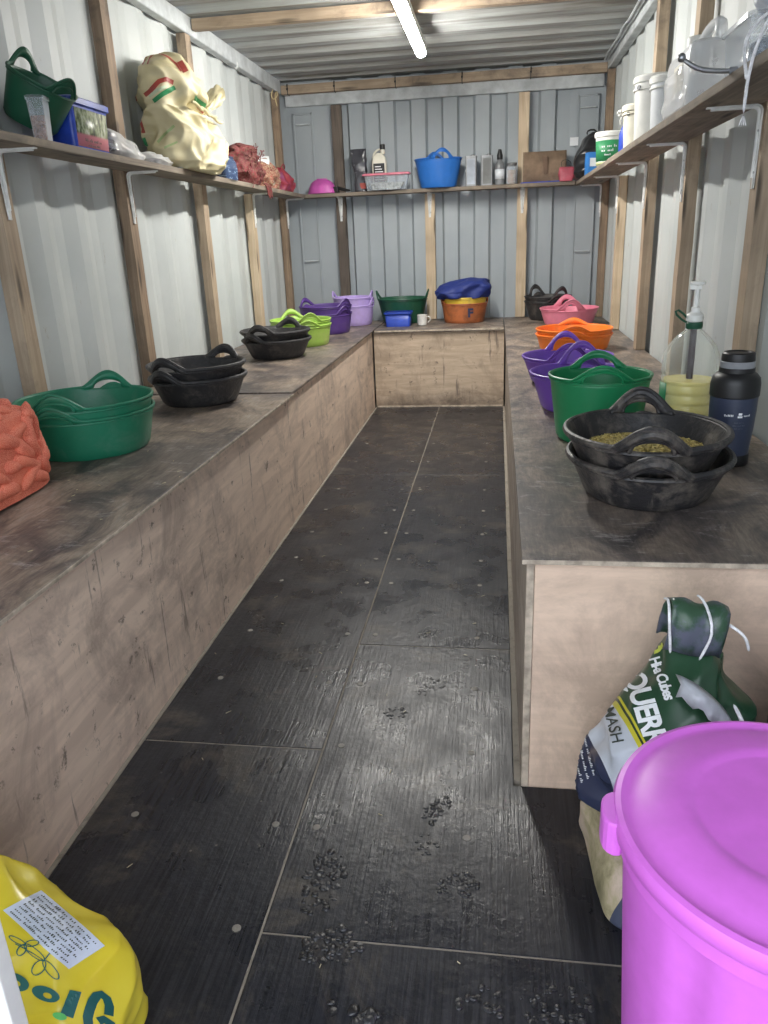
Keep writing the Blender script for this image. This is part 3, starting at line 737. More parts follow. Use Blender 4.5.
# carrots in an orange net
t = thing('carrot_sack', 'orange red net sack of carrots on the left bench', 'sack', (.238, 1.745, HB + .002))
rnd = random.Random(3)
CN = net_mat('carrot_net', (.76, .17, .09), (.56, .10, .06), (.80, .25, .16), 230)
def carrot_base(a, z):
    s_ = 1 - .10 * (z / .21) ** 2 if z < .21 else .9 - .0
    e = 3.4; ca, sa = math.cos(a), math.sin(a)
    return Vector((abs(ca) ** (2 / e) * math.copysign(1, ca) * .178 * s_, abs(sa) ** (2 / e) * math.copysign(1, sa) * .235 * s_, z))
m = MB(); rows = []; nn = 72
for i in range(30):
    v = i / 29
    if v < .7: z, s_ = .006 + .204 * v / .7, 1
    else: q = (v - .7) / .3; z, s_ = .210 + .030 * math.sin(q * PI / 2), math.cos(q * PI / 2 * .97)
    rows.append([tuple(Vector(((p := carrot_base(2 * PI * k / nn, min(z, .21))).x * s_, p.y * s_, z)) * (1 + .02 * noise.noise(Vector((k * .4, z * 20, 1))))) for k in range(nn)])
m.grid(rows, True, True, True); m.build('netting', CN, t, angle=80)
def carrot(p, d, ln, r, up):
    """tapered root with a blunt end, lying half in the net"""
    d = d.normalized(); m = MB(); n = 9; bend = rnd.uniform(-.012, .012); side = d.cross(up).normalized()
    path = [p + d * ln * (2 * i / n - 1) + side * bend * (1 - (2 * i / n - 1) ** 2) - up * .006 * (2 * i / n - 1) ** 2 for i in range(n + 1)]
    rad = [r * (1 - .35 * i / n) * math.sqrt(max(.05, 1 - abs(2 * i / n - 1) ** 5)) * (1 + .06 * rnd.uniform(-1, 1)) for i in range(n + 1)]
    m.tube(path, rad, 12); m.build('carrot', CN, t, angle=80)
placed = []; tries = 0
while len(placed) < 96 and tries < 4000:
    tries += 1
    if rnd.random() < .30:
        a = rnd.uniform(0, 2 * PI); q = math.sqrt(rnd.random()); p = Vector((.135 * q * math.cos(a), .19 * q * math.sin(a), .232)); nrm = Vector((0, 0, 1))
        d = Vector((math.cos(a * 3), math.sin(a * 3), rnd.uniform(-.15, .15)))
    else:
        a = rnd.uniform(-PI, .9); z = rnd.uniform(.026, .20); p = carrot_base(a, z); e_ = carrot_base(a + .05, z) - p
        nrm = e_.cross(Vector((0, 0, 1))).normalized(); th = rnd.uniform(-1.0, 1.0) if rnd.random() < .7 else rnd.uniform(-1.6, 1.6)
        d = e_.normalized() * math.cos(th) + Vector((0, 0, 1)) * math.sin(th)
    ln = rnd.uniform(.040, .068); r = rnd.uniform(.019, .026)
    if p.z - abs(d.normalized().z) * ln < .018 or p.z + abs(d.normalized().z) * ln > .255: continue
    if any((p - q).length < .036 for q in placed): continue
    placed.append(p); carrot(p - nrm * .003, d, ln, r, nrm)
m = MB()
for i in range(5):
    a = .6 + i * 1.1; m.tube([(.05 * math.cos(a), .05 * math.sin(a) - .1, .245), (.03 * math.cos(a + 1), .03 * math.sin(a + 1) - .12, .268), (.05 * math.cos(a + 2), .04 * math.sin(a + 2) - .14, .255)], .006, 6)
m.build('gathered_neck', CN, t, sub=1)
# blue cloth bag on the tubs
t = thing('cloth_bag', 'dark blue bag slumped on top of the yellow tub', 'bag', (1.400, 6.005, HB + .172))
sack('bag_body', dirty('blue_cloth', (.010, .025, .17), (.03, .05, .22), .6, 12, amount=.4), t, lerp_rows([(0, 0, 0, .0, .12, .10, 2.4), (.12, -.005, 0, .012, .185, .150, 2.4), (.35, 0, 0, .06, .205, .165, 2.3), (.6, .02, 0, .10, .185, .15, 2.3), (.8, .05, 0, .128, .14, .11, 2.2), (.93, .075, 0, .145, .085, .06, 2), (1, .08, 0, .152, .02, .02, 2)]), 80, .016, 11, .032, 8, 4)
m = MB(); m.box(-.022, .012, -.160, -.157, .078, .084); m.build('small_label', M['white_print'], t, smooth=False, loc=(0, .012, 0))

# ------------------------------------------------------------------ small things on the benches
t = thing('storage_box', 'small open blue plastic box before the dark green tub', 'box', (.922, 5.825, HB + .003))
m = MB()
def rrect(ax, ay, r, z, n=6):
    out = []
    for cx, cy, a0 in ((ax - r, ay - r, 0), (-ax + r, ay - r, PI / 2), (-ax + r, -ay + r, PI), (ax - r, -ay + r, 1.5 * PI)):
        for i in range(n + 1): a = a0 + PI / 2 * i / n; out.append((cx + r * math.cos(a), cy + r * math.sin(a), z))
    return out
m.grid([rrect(.088, .062, .015, 0), rrect(.096, .07, .018, .095)], True, True)
m.build('box_body', M['blue_pl'], t, solid=.003)
m = MB(); m.grid([rrect(.095, .069, .018, .090), rrect(.104, .078, .02, .092), rrect(.104, .078, .02, .104), rrect(.096, .07, .018, .106)], True); m.build('rim', M['blue_pl'], t, solid=.002)
t = thing('mug', 'small white mug beside the blue plastic box', 'mug', (1.098, 5.84, HB + .003))
m = MB(); m.lathe([(.028, 0), (.034, .003), (.037, .02), (.038, .075), (.0345, .076), (.033, .07), (.031, .008), (.004, .006)], 28, cap0=True, cap1=True); m.build('cup', M['mug'], t)
m = MB(); m.tube([(.036, 0, .062), (.056, 0, .062), (.062, 0, .045), (.056, 0, .025), (.036, 0, .018)], .0048, 8); m.build('handle', M['mug'], t, sub=1)

# oil bottle with pump
t = thing('oil_bottle', 'large clear bottle half full of yellow oil with a white hand pump', 'bottle', (2.240, 2.46, HB + .001), math.radians(-12))
prof = [(.004, .002), (.062, .0), (.078, .006), (.083, .016)]
z = .02
for i in range(6): prof += [(.083, z), (.083, z + .014), (.0805, z + .019), (.0805, z + .022), (.083, z + .027)]; z += .03
prof += [(.083, .205), (.0835, .225), (.080, .250), (.068, .278), (.046, .305), (.026, .322), (.0195, .328), (.0185, .342)]
m = MB(); m.lathe(prof, 48); m.build('bottle_shell', M['bottle'], t)
m = MB(); prof2 = [(r - .0035, zz + .002) for r, zz in prof if zz < .172] + [(.0785, .174)]
m.lathe([(max(r, .002), zz) for r, zz in prof2] + [(.03, .1745), (.002, .1745)], 48, cap1=True); m.build('oil', M['oil'], t)
m = MB(); m.lathe([(.0225, .326), (.0245, .329), (.0245, .343), (.0215, .346)], 28, cap0=True, cap1=True)
pts = [(-.02, 0, .342), (-.036, 0, .352), (-.052, 0, .366), (-.056, 0, .376), (-.048, 0, .380), (-.034, 0, .370), (-.022, 0, .358)]
m.tube(pts, .0035, 6); m.build('neck_ring', M['green_far'], t)
m = MB(); m.lathe([(.020, .345), (.0245, .349), (.0245, .366), (.021, .370), (.014, .374), (.0125, .388), (.0075, .390), (.0075, .452), (.010, .454)], 26, cap0=True, cap1=True); m.build('pump', M['white_pl'], t)
m = MB(); m.lathe([(.004, .452), (.020, .453), (.022, .457), (.021, .462), (.004, .464)], 24, cap0=True, cap1=True); m.box(-.021, .012, -.007, .007, .440, .455); m.build('pump_head', M['white_pl'], t)
m = MB(); m.tube([(0, 0, .346), (0, 0, .025)], .008, 12); m.build('pump_tube', M['white_pl'], t)
m = MB(); m.lathe([(.0098, .175), (.0098, .325)], 14, cap0=True, cap1=True); m.lathe([(.0105, .236), (.0105, .252)], 14); m.build('pump_cylinder', plain('brown_tube', (.045, .022, .032), .4), t)
m = MB(); n = 18
rows = [[(.0842 * math.cos(a), .0842 * math.sin(a), zz) for a in [math.radians(172 + 48 * i / n) for i in range(n + 1)]] for zz in (.055, .168)]
m.grid(rows, False); m.build('side_label', M['green_print'], t, solid=.0006, off=1)
# flask
t = thing('flask', 'dark blue vacuum flask with a black cup lid and grey band', 'flask', (2.280, 2.130, HB + .001), math.radians(-8)); t.scale = (.9, .9, .985)
m = MB(); m.lathe([(.004, .0), (.050, .0), (.056, .003), (.0565, .012)] + [(.0575, .05), (.0625, .10), (.0655, .15), (.0665, .196)], 44, cap0=True); m.build('flask_body', M['navy'], t)
m = MB(); m.lathe([(.0570, .002), (.0595, .006), (.0595, .030), (.058, .033)], 44, cap0=True); m.build('base_ring', M['black_pl'], t)
m = MB(); m.lathe([(.0668, .190), (.069, .193), (.069, .225), (.066, .240), (.056, .2505), (.049, .254), (.049, .267)], 44); m.build('shoulder', M['black_pl'], t)
m = MB(); m.lathe([(.047, .266), (.0475, .2675), (.0475, .282), (.046, .284)], 40); m.build('grey_band', M['grey_pl'], t)
m = MB(); m.lathe([(.046, .283), (.0465, .286), (.0445, .3035), (.041, .307), (.034, .307), (.032, .304), (.004, .304)], 40, cap1=True); m.build('cup_lid', M['black_pl'], t)
bpy.context.view_layer.update()
fb = kids(t, 'flask_body')
w = merge(shift(squiggle(.026, .0055, 5), -.0225, 0), shift(squiggle(.026, .0055, 9), .0225, 0), rect(-.006, .006, -.006, -.001), rect(-.0045, .0045, .001, .007))
decal('logo_print', *w, M['white_print'], t, (2.293, 1.98, HB + .145), (1, .13, 0), (0, 0, 1), (-.1, 1, 0), fb, .0006, .006)
decal('small_print', *merge(shift(squiggle(.024, .003, 11), 0, .008), shift(squiggle(.03, .003, 12), 0, 0), shift(squiggle(.022, .003, 13), 0, -.008)), plain('grey_print', (.14, .16, .20), .5), t, (2.293, 1.98, HB + .118), (1, .13, 0), (0, 0, 1), (-.1, 1, 0), fb, .0006, .006)

# ------------------------------------------------------------------ left shelf
zs = SH + .001
Rt = Vector((.52, -.05, .85)).to_track_quat('Z', 'Y').to_euler()
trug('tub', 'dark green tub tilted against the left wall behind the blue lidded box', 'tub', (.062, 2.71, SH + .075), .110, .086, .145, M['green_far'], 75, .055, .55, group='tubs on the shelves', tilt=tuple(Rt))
t = thing('food_container', 'clear plastic container of brown pellets at the near end of the left shelf', 'container', (.165, 2.600, zs), math.radians(10))
m = MB(); m.grid([rrect(.022, .027, .008, 0), rrect(.027, .032, .01, .126)], True, True); m.build('container_body', M['clear'], t, solid=.0015)
m = MB(); m.grid([rrect(.0195, .0245, .006, .003), rrect(.0225, .0275, .007, .074)], True, True, True); m.build('pellets', M['filler'], t)
m = MB(); m.grid([rrect(.0285, .0335, .01, .120), rrect(.030, .035, .011, .122), rrect(.030, .035, .011, .132), rrect(.026, .03, .01, .134)], True, False, True); m.build('lid', M['clear'], t)
t = thing('treat_tub', 'blue lidded box with a picture label on the left shelf', 'box', (.128, 2.895, zs))
m = MB(); m.grid([rrect(.060, .125, .015, 0), rrect(.066, .135, .018, .142)], True, True, True); m.build('tub_body', M['blue_pl'], t)
m = MB(); m.grid([rrect(.068, .137, .02, .136), rrect(.074, .143, .02, .140), rrect(.074, .143, .02, .158), rrect(.066, .135, .02, .163)], True, False, True); m.build('lid', M['blue_pl'], t)
def label_mat():
    m, nt, b = nt_new('picture_label'); v = coords(nt)
    sx = nt.nodes.new('ShaderNodeSeparateXYZ'); nt.links.new(v, sx.inputs[0])
    f = noise_fac(nt, coords(nt, (1, 30, 18)), 1.6, 4, .6); r = ramp(nt, [(.36, (.04, .045, .03)), (.48, (.22, .26, .14)), (.60, (.48, .50, .36)), (.7, (.6, .62, .6))]); nt.links.new(f, r.inputs[0])
    k = ramp(nt, [(.045, (0, 0, 0)), (.050, (1, 1, 1))]); nt.links.new(sx.outputs['Z'], k.inputs[0])
    c = mixc(nt, k.outputs[0], (.62, .22, .26), r.outputs[0]); nt.links.new(c, b.inputs['Base Color']); b.inputs['Roughness'].default_value = .4
    return m
m = MB(); m.add([(.0612, -.112, .006), (.0612, .112, .006), (.0667, .117, .128), (.0667, -.117, .128)], [(0, 1, 2, 3)]); o = m.build('picture_label', label_mat(), t, solid=.0008, off=1)
bpy.context.view_layer.update()
decal('lettering', *merge(shift(squiggle(.12, .010, 21), 0, 0), shift(squiggle(.09, .006, 22), 0, -.016)), M['dark_print'], t, (.30, 2.895, zs + .030), (0, 1, 0), (0, 0, 1), (-1, 0, 0), [o], .0008, .02)
# clear bag of small dark things
t = thing('plastic_bag', 'crumpled clear plastic bag beside the blue box on the left shelf', 'bag', (.125, 3.215, zs))
sack('film', M['film'], t, lerp_rows([(0, 0, 0, 0, .05, .14, 2.4), (.2, 0, 0, .02, .066, .17, 2.4), (.5, 0, -.03, .055, .058, .14, 2.2), (.8, 0, -.06, .09, .035, .075, 2), (1, 0, -.07, .105, .008, .02, 2)]), 48, .014, 16, .02, 12, 11, 26)
sack('contents', plain('dark_contents', (.05, .05, .055), .5), t, lerp_rows([(0, 0, -.01, .004, .03, .10, 2.4), (.5, 0, -.03, .03, .042, .11, 2.2), (1, 0, -.05, .055, .01, .03, 2)]), 36, .010, 16, .012, 12, 12, 16)
t = thing('plastic_bag', 'flat clear plastic packet lying against the cream feed sack', 'bag', (.13, 3.545, zs))
sack('film', M['film'], t, lerp_rows([(0, 0, 0, 0, .05, .13, 2.6), (.3, 0, 0, .018, .066, .15, 2.6), (.7, 0, 0, .042, .05, .12, 2.2), (1, 0, 0, .056, .012, .04, 2)]), 48, .012, 18, .018, 12, 15, 20)
sack('contents', plain('packet_contents', (.20, .21, .24), .4, var=.4, vscale=40), t, lerp_rows([(0, 0, 0, .004, .03, .09, 2.4), (.6, 0, 0, .018, .036, .10, 2.2), (1, 0, 0, .030, .01, .03, 2)]), 36, .008, 16, .01, 12, 16, 14)
# cream feed sack
def cream_mat():
    m, nt, b = nt_new('cream_sack'); v = coords(nt)
    f = noise_fac(nt, v, 6, 4); r = ramp(nt, [(.35, (.54, .47, .27)), (.65, (.64, .575, .37))]); nt.links.new(f, r.inputs[0]); c = r.outputs[0]
    nt.links.new(c, b.inputs['Base Color']); b.inputs['Roughness'].default_value = .5
    return m
t = thing('feed_sack', 'crumpled cream feed sack with red and green print on the left shelf', 'sack', (.150, 3.90, zs))
CM = cream_mat()
sack('sack_body', CM, t, lerp_rows([(0, 0, .02, 0, .10, .235, 3), (.06, 0, .02, .03, .125, .27, 3), (.30, .0, .03, .15, .135, .285, 2.7), (.44, -.004, -.01, .220, .112, .26, 2.5), (.52, -.020, -.065, .258, .085, .215, 2.4), (.62, -.010, -.055, .315, .112, .245, 2.5), (.80, -.01, -.06, .41, .098, .200, 2.3), (.93, -.01, -.045, .47, .060, .12, 2.1), (1, -.01, -.03, .50, .02, .045, 2)]), 150, .014, 9, .046, 5.0, 21, 96, sharp=True)
m = MB(); rows = []
for i in range(15):
    v = i / 14; r = .02 + .045 * v ** 1.5; rows.append([(.06 + .01 * v + r * math.cos(2 * PI * k / 28) * .8 + .012 * noise.noise(Vector((k * .6, v * 4, 3))), .16 + .15 * v + r * .6 * math.sin(2 * PI * k / 28), .285 + .085 * v + r * math.sin(2 * PI * k / 28) * .9 + .012 * noise.noise(Vector((k * .5, v * 4, 7)))) for k in range(28)])
m.grid(rows, True, True, True); m.build('sack_corner', CM, t, angle=80)
m = MB()
for i, (y0, z0, y1, z1) in enumerate(((-.20, .27, .12, .245), (-.1, .262, .2, .23))):
    m.tube([(.128 + .004 * math.sin(j), y0 + (y1 - y0) * j / 8, z0 + (z1 - z0) * j / 8 + .008 * math.sin(j * 1.7)) for j in range(9)], .008, 8)
m.build('fold', CM, t, sub=1)
m = MB(); m.tube([(0, -.055, .008), (0, -.02, .010), (.002, .03, .009), (.004, .075, .008)], [.010, .012, .011, .006], 8)
bpy.context.view_layer.update()
SB = kids(t, 'sack_body'); SO = Vector((.15, 3.90, zs + .25)); SX = Vector((.93, .36, 0)).normalized(); SD = (-1.5, 3.9, .42)
def onsack(name, pts, w, mat):
    q = [((x - 187) * .0055, (125 - y) * .0057) for x, y in pts]
    decal(name, *strokes(q, w * .0055 / 2), mat, t, SO, SX, (0, 0, 1), SD, SB, .0022, .012)
SAGE = plain('sage_print', (.36, .46, .22), .5)
onsack('red_print', [(149, 101), (150, 112), (152, 126), (154, 139)], 4, M['red_print'])
onsack('green_print', [(153, 143), (155, 149)], 5, M['green_print'])
onsack('red_print', [(160, 113), (165, 110), (172, 104), (178, 102), (183, 104)], 3.4, M['red_print']); onsack('red_print', [(163, 114), (170, 110), (177, 107)], 2, M['pale_print'])
onsack('green_print', [(166, 117), (174, 112), (184, 107)], 3.2, M['green_print'])
onsack('red_print', [(174, 82), (181, 85), (187, 90), (190, 96)], 1.6, M['red_print']); onsack('red_print', [(190, 88), (194, 96)], 5, M['red_print'])
onsack('red_print', [(161, 92), (163, 86), (170, 79)], 1.4, M['red_print']); onsack('red_print', [(165, 92), (167, 86), (173, 80)], 1.2, M['red_print'])
onsack('green_print', [(199, 113), (206, 117), (214, 120), (218, 121)], 3.4, M['green_print']); onsack('red_print', [(201, 118), (206, 122), (212, 126), (217, 126)], 3.6, M['red_print'])
onsack('green_print', [(205, 91), (210, 94)], 3, M['lightgreen']); onsack('sage_print', [(165, 146), (172, 140), (180, 134)], 2.0, SAGE); onsack('sage_print', [(170, 150), (181, 146)], 1.4, SAGE)
o = thing('hand_scraper', 'small tool with a lime green handle lying before the cream feed sack', 'tool', (.192, 3.80, zs + .001))
m.build('handle', M['lightgreen'], o, sub=1)
m = MB(); m.add([(-.010, -.055, .006), (.008, -.055, .006), (.012, -.125, .003), (-.016, -.125, .003)], [(0, 1, 2, 3)]); m.build('blade', M['tin'], o, solid=.002)
# dark blue packets
for i, (x, y, h, rz, lab) in enumerate(((.075, 4.43, .155, 5, 'tall dark blue printed packet beside the cream feed sack, at the back'), (.15, 4.50, .115, -8, 'dark blue printed packet in front of the taller one, beside the red net bag'))):
    t = thing('packet', lab, 'packet', (x, y, zs), math.radians(rz), 'blue printed packets')
    sack('packet_body', dirty('packet_print', (.035, .06, .13), (.30, .42, .55), .35, 26, .56, .60, (1, 1, 3), 1.0, 0), t, lerp_rows([(0, 0, 0, 0, .03, .07, 4), (.5, 0, 0, h * .5, .034, .078, 4), (.85, 0, 0, h * .85, .018, .076, 4), (1, 0, 0, h, .004, .074, 4)]), 40, .006, 20, .008, 14, 30 + i, 20)
    m = MB(); m.box(-.004, .004, -.074, .074, h - .006, h + .012); m.build('seal_strip', M['navy_print'], t, smooth=False, bevel=.001)
# red net bags
RN = net_mat('maroon_net', (.20, .022, .030), (.075, .012, .018), (.16, .07, .05), 60)
RN2 = net_mat('onion_net', (.28, .075, .055), (.13, .03, .03), (.34, .24, .15), 70)
t = thing('net_bag', 'maroon net bag heaped on the left shelf before the far batten', 'net bag', (.120, 4.86, zs))
sack('netting', RN, t, lerp_rows([(0, 0, 0, 0, .075, .19, 2.5), (.25, .0, 0, .06, .10, .22, 2.4), (.6, 0, -.01, .15, .092, .19, 2.3), (.85, 0, -.03, .205, .06, .12, 2), (1, 0, -.04, .228, .01, .03, 2)]), 100, .026, 14, .022, 16, 41, 50)
rnd = random.Random(5); m = MB()
for i in range(46):
    a = rnd.uniform(-1.3, 1.3); z = rnd.uniform(.03, .2); y = rnd.uniform(-.2, .17); p = Vector((.10 - .02 * abs(y) - .12 * max(0, z - .12), y * (1 - z * 1.2), z)); pts = [p]
    for j in range(4): p = p + Vector((rnd.uniform(-.008, .012), rnd.uniform(-.03, .03), rnd.uniform(-.022, .022))); pts.append(p)
    m.tube(pts, .0022, 5)
m.build('loose_strand', RN, t); 
m = MB()
for i in range(7):
    y0 = .19 + .015 * i; m.tube([(.07, y0 - .02, .02), (.088 + .001 * i, y0, .004), (.092, y0 + .01, -.03 - .008 * (i % 3)), (.090, y0 + .018, -.055 - .01 * (i % 4))], .0045, 6)
m.build('hanging_end', RN, t, sub=1)
t = thing('net_bag', 'straw filled net bag with white lettering behind the maroon heap', 'net bag', (.120, 5.33, zs))
sack('netting', RN2, t, lerp_rows([(0, 0, 0, 0, .07, .15, 2.5), (.3, .0, 0, .06, .085, .18, 2.4), (.7, 0, 0, .13, .07, .15, 2.2), (1, 0, 0, .185, .012, .04, 2)]), 80, .02, 14, .02, 14, 45, 40)
m = MB(); m.box(-.05, .05, -.09, .09, -.012, .012); q = m.build('white_tag', M['white_print'], t, smooth=False, bevel=.004, loc=(-.01, .0, .178)); q.rotation_euler = (.25, .1, .3)
m = MB()
for k in range(4): m.ball((.072 - .007 * k, -.06 + .012 * k, .03 + .033 * k), .014, 8, 5, (.7, 1.3, 1), 3 + k, .3)
m.build('pale_patch', plain('pale_patch', (.62, .55, .46), .8, var=.4, vscale=50), t)
t = thing('bag', 'red and purple bag on the left shelf beside the magenta bowl', 'bag', (.120, 5.76, zs))
sack('bag_body', M['redbag'], t, lerp_rows([(0, 0, 0, 0, .06, .14, 2.5), (.3, .0, 0, .05, .075, .16, 2.4), (.7, 0, -.02, .115, .06, .13, 2.2), (1, 0, -.03, .165, .012, .04, 2)]), 64, .018, 12, .02, 12, 51, 34)
m = MB(); m.tube([(.02, -.08, .14), (.03, -.06, .18), (.03, .0, .185), (.02, .03, .15)], .006, 6); m.build('handle', M['redbag'], t, sub=1)
t = thing('bowl', 'magenta plastic bowl upside down in the left corner of the end shelf', 'bowl', (.325, 6.165, zs))
m = MB(); m.lathe([(.108, 0), (.112, .004), (.108, .014), (.100, .045), (.082, .078), (.055, .096), (.040, .100), (.002, .100)], 40, sy=.6, cap1=True); m.build('bowl_body', M['bowl'], t, solid=.003)
m = MB(); m.lathe([(.040, .098), (.040, .106), (.034, .107), (.002, .102)], 32, sy=.6); m.build('foot_ring', M['bowl'], t)
t = thing('brush', 'dark brush lying beside the magenta bowl on the end shelf', 'brush', (.455, 6.15, zs), math.radians(-12))
m = MB(); m.tube([(-.02, 0, .040), (.0, 0, .034), (.05, 0, .018), (.10, 0, .010)], [.010, .013, .012, .008], 10); m.build('handle', M['black_pl'], t, sub=1)
m = MB(); m.box(-.045, .0, -.02, .02, .003, .045); m.build('bristles', M['black_rub'], t, smooth=False, bevel=.006)

# ------------------------------------------------------------------ end shelf
t = thing('packet', 'tall dark printed foil packet on the end shelf behind the clear box', 'packet', (.625, 6.165, zs))
sack('packet_body', dirty('dark_foil', (.045, .045, .055), (.32, .30, .32), .3, 22, .60, .66, (1, 1, 2), .9, 0), t, lerp_rows([(0, 0, 0, 0, .045, .035, 4), (.5, 0, 0, .15, .050, .034, 4), (.8, -.008, 0, .24, .052, .018, 4), (1, -.012, 0, .295, .056, .004, 4)]), 44, .006, 16, .010, 12, 61, 24)
m = MB(); m.box(-.02, .045, -.0365, -.035, .02, .06); m.build('red_label', M['red_print'], t, smooth=False)
t = thing('jerrycan', 'white bottle with a black cap and dark label on the end shelf', 'bottle', (.768, 6.195, zs))
m = MB(); m.grid([rrect(.052, .034, .012, 0), rrect(.054, .036, .012, .01), rrect(.054, .036, .012, .20), rrect(.046, .030, .014, .235), rrect(.022, .018, .012, .262)], True, True, True); m.build('bottle_body', M['cream_pl'], t)
m = MB(); m.lathe([(.017, .255), (.017, .300), (.014, .303)], 20, cx=.026, cap0=True, cap1=True); m.build('neck', M['cream_pl'], t)
m = MB(); m.lathe([(.020, .285), (.020, .318), (.017, .321)], 20, cx=.026, cap0=True, cap1=True); m.build('cap', M['black_pl'], t)
m = MB(); m.tube([(.018, 0, .29), (-.02, 0, .285), (-.045, 0, .255), (-.048, 0, .215)], .009, 8); m.build('handle', M['cream_pl'], t, sub=1)
m = MB(); m.box(-.042, .042, -.0375, -.0355, .06, .19); lb = m.build('label', M['black_pl'], t, smooth=False)
m = MB()
for i in range(6): m.box(-.03, .03 - .008 * (i % 3), -.0385, -.0374, .075 + i * .018, .081 + i * .018)
m.build('lettering', M['white_print'], lb, smooth=False)
t = thing('storage_box', 'clear plastic box with a pink lid on the end shelf', 'box', (.830, 6.112, zs))
m = MB(); m.grid([rrect(.145, .038, .012, 0), rrect(.165, .044, .014, .105)], True, True); m.build('box_body', M['clear'], t, solid=.0015)
m = MB(); m.grid([rrect(.10, .03, .01, .003), rrect(.13, .036, .012, .05)], True, True, True); m.build('contents', plain('grey_contents', (.40, .40, .38), .8, var=.3, vscale=40), t)
m = MB(); m.grid([rrect(.168, .047, .014, .101), rrect(.178, .052, .016, .103), rrect(.178, .052, .016, .113), rrect(.165, .045, .014, .117)], True, False, True); m.build('lid', M['pinklid'], t)
trug('tub', 'bright blue tub standing on the end shelf', 'tub', (1.212, 6.150, zs), .172, .130, .195, M['blue'], -78, .060, .5, .014, sy=.72, group='tubs on the shelves')
for i, (x, w, lab) in enumerate(((1.452, .040, 'square tin with a pale front panel on the end shelf, nearer the blue tub'), (1.567, .042, 'plain grey square tin on the end shelf beside the bottle'))):
    t = thing('oil_tin', lab, 'tin', (x, 6.165, zs), 0, 'square tins')
    m = MB(); m.grid([rrect(w, .032, .006, 0), rrect(w, .032, .006, .200)], True, True, True); m.build('tin_body', M['tin'], t, bevel=.002)
    m = MB(); m.grid([rrect(w + .002, .034, .007, .196), rrect(w + .002, .034, .007, .203)], True, True, True); m.grid([rrect(w + .002, .034, .007, .0), rrect(w + .002, .034, .007, .006)], True, True, True); m.build('rim', M['tin'], t)
    m = MB(); m.lathe([(.014, .200), (.014, .212), (.012, .214)], 16, cx=.012, cap1=True); m.build('cap', M['tin'], t)
    m = MB(); m.box(-w * .72, w * .72, -.0335, -.0318, .012, .185); m.build('front_panel', plain('pale_panel', (.40, .44, .50), .5) if i == 0 else plain('grey_panel', (.17, .175, .17), .5), t, smooth=False)
t = thing('bottle', 'slim grey bottle with a black top between tin and jar', 'bottle', (1.660, 6.165, zs))
m = MB(); m.lathe([(.030, 0), (.034, .004), (.034, .125), (.030, .145), (.018, .165), (.016, .178)], 28, cap0=True, cap1=True); m.build('bottle_body', plain('grey_bottle', (.22, .23, .24), .35), t)
m = MB(); m.lathe([(.019, .170), (.021, .175), (.021, .200), (.016, .215), (.011, .238), (.004, .240)], 24, cap0=True, cap1=True); m.build('cap', M['black_pl'], t)
m = MB(); m.lathe([(.0345, .04), (.0345, .105)], 28); m.build('label', M['milky'], t, solid=.0006, off=1)
t = thing('jar', 'glass jar of brown pieces with a metal lid beside the cardboard', 'jar', (1.748, 6.165, zs))
m = MB(); m.lathe([(.034, 0), (.039, .004), (.040, .10), (.036, .120), (.032, .126)], 30, cap0=True); m.build('jar_glass', M['clear'], t, solid=.002)
m = MB(); m.lathe([(.033, .003), (.036, .01), (.0365, .095), (.002, .097)], 30, cap0=True, cap1=True); m.build('contents', dirty('jar_contents', (.40, .33, .26), (.25, .12, .10), .8, 60, .5, .56), t)
m = MB(); m.lathe([(.035, .122), (.036, .124), (.036, .142), (.033, .145), (.002, .145)], 30, cap1=True); m.build('lid', M['tin'], t)
t = thing('cardboard_sheet', 'flattened brown cardboard box leaning on the end wall', 'cardboard', (1.985, 6.205, zs), 0)
m = MB(); n = 16; rows = []
for i in range(n + 1):
    x = -.155 + .31 * i / n; dz = .004 * noise.noise(Vector((i * .4, 2, 2))); rows.append([(x, -.02 + .004 * noise.noise(Vector((i * .3, 0, 0))), 0), (x, .0, .11), (x, .022, .215 + dz)])
m.grid(rows, False); m.build('sheet', M['card'], t, solid=.005)
m = MB(); m.add([(.05, -.024, .0), (.075, -.024, .002), (.045, -.008, .075), (.038, -.01, .02), (-.02, -.012, .18), (.02, -.012, .18), (.02, -.02, .06), (-.005, -.02, .06)], [(0, 1, 2, 3), (4, 5, 6, 7)]); m.build('torn_flap', plain('torn_card', (.20, .13, .09), .9), t, solid=.002, smooth=False)
t = thing('folder', 'flat blue sheet lying on the end shelf before the cardboard', 'sheet', (1.96, 6.135, zs))
m = MB(); m.box(-.15, .15, -.03, .03, 0, .004); m.build('cover', M['blue_pl'], t, smooth=False, bevel=.001); m = MB(); m.box(-.145, .145, -.027, .027, .0042, .0065); m.build('inner_sheet', M['blue_pl'], t, smooth=False)
t = thing('pouch', 'small pinkish red pouch at the right end of the end shelf', 'pouch', (2.135, 6.112, zs))
sack('pouch_body', plain('red_pouch', (.50, .10, .14), .5), t, lerp_rows([(0, 0, 0, 0, .045, .026, 4), (.5, 0, 0, .045, .056, .030, 4), (.9, 0, 0, .085, .052, .02, 4), (1, 0, 0, .095, .046, .006, 3)]), 40, .005, 20, .006, 14, 71, 18)
m = MB(); m.tube([(-.03, 0, .09), (-.045, .01, .13), (-.01, .02, .15), (.035, .01, .13), (.03, 0, .09)], .003, 6); m.build('cord', M['black_pl'], t, sub=1)

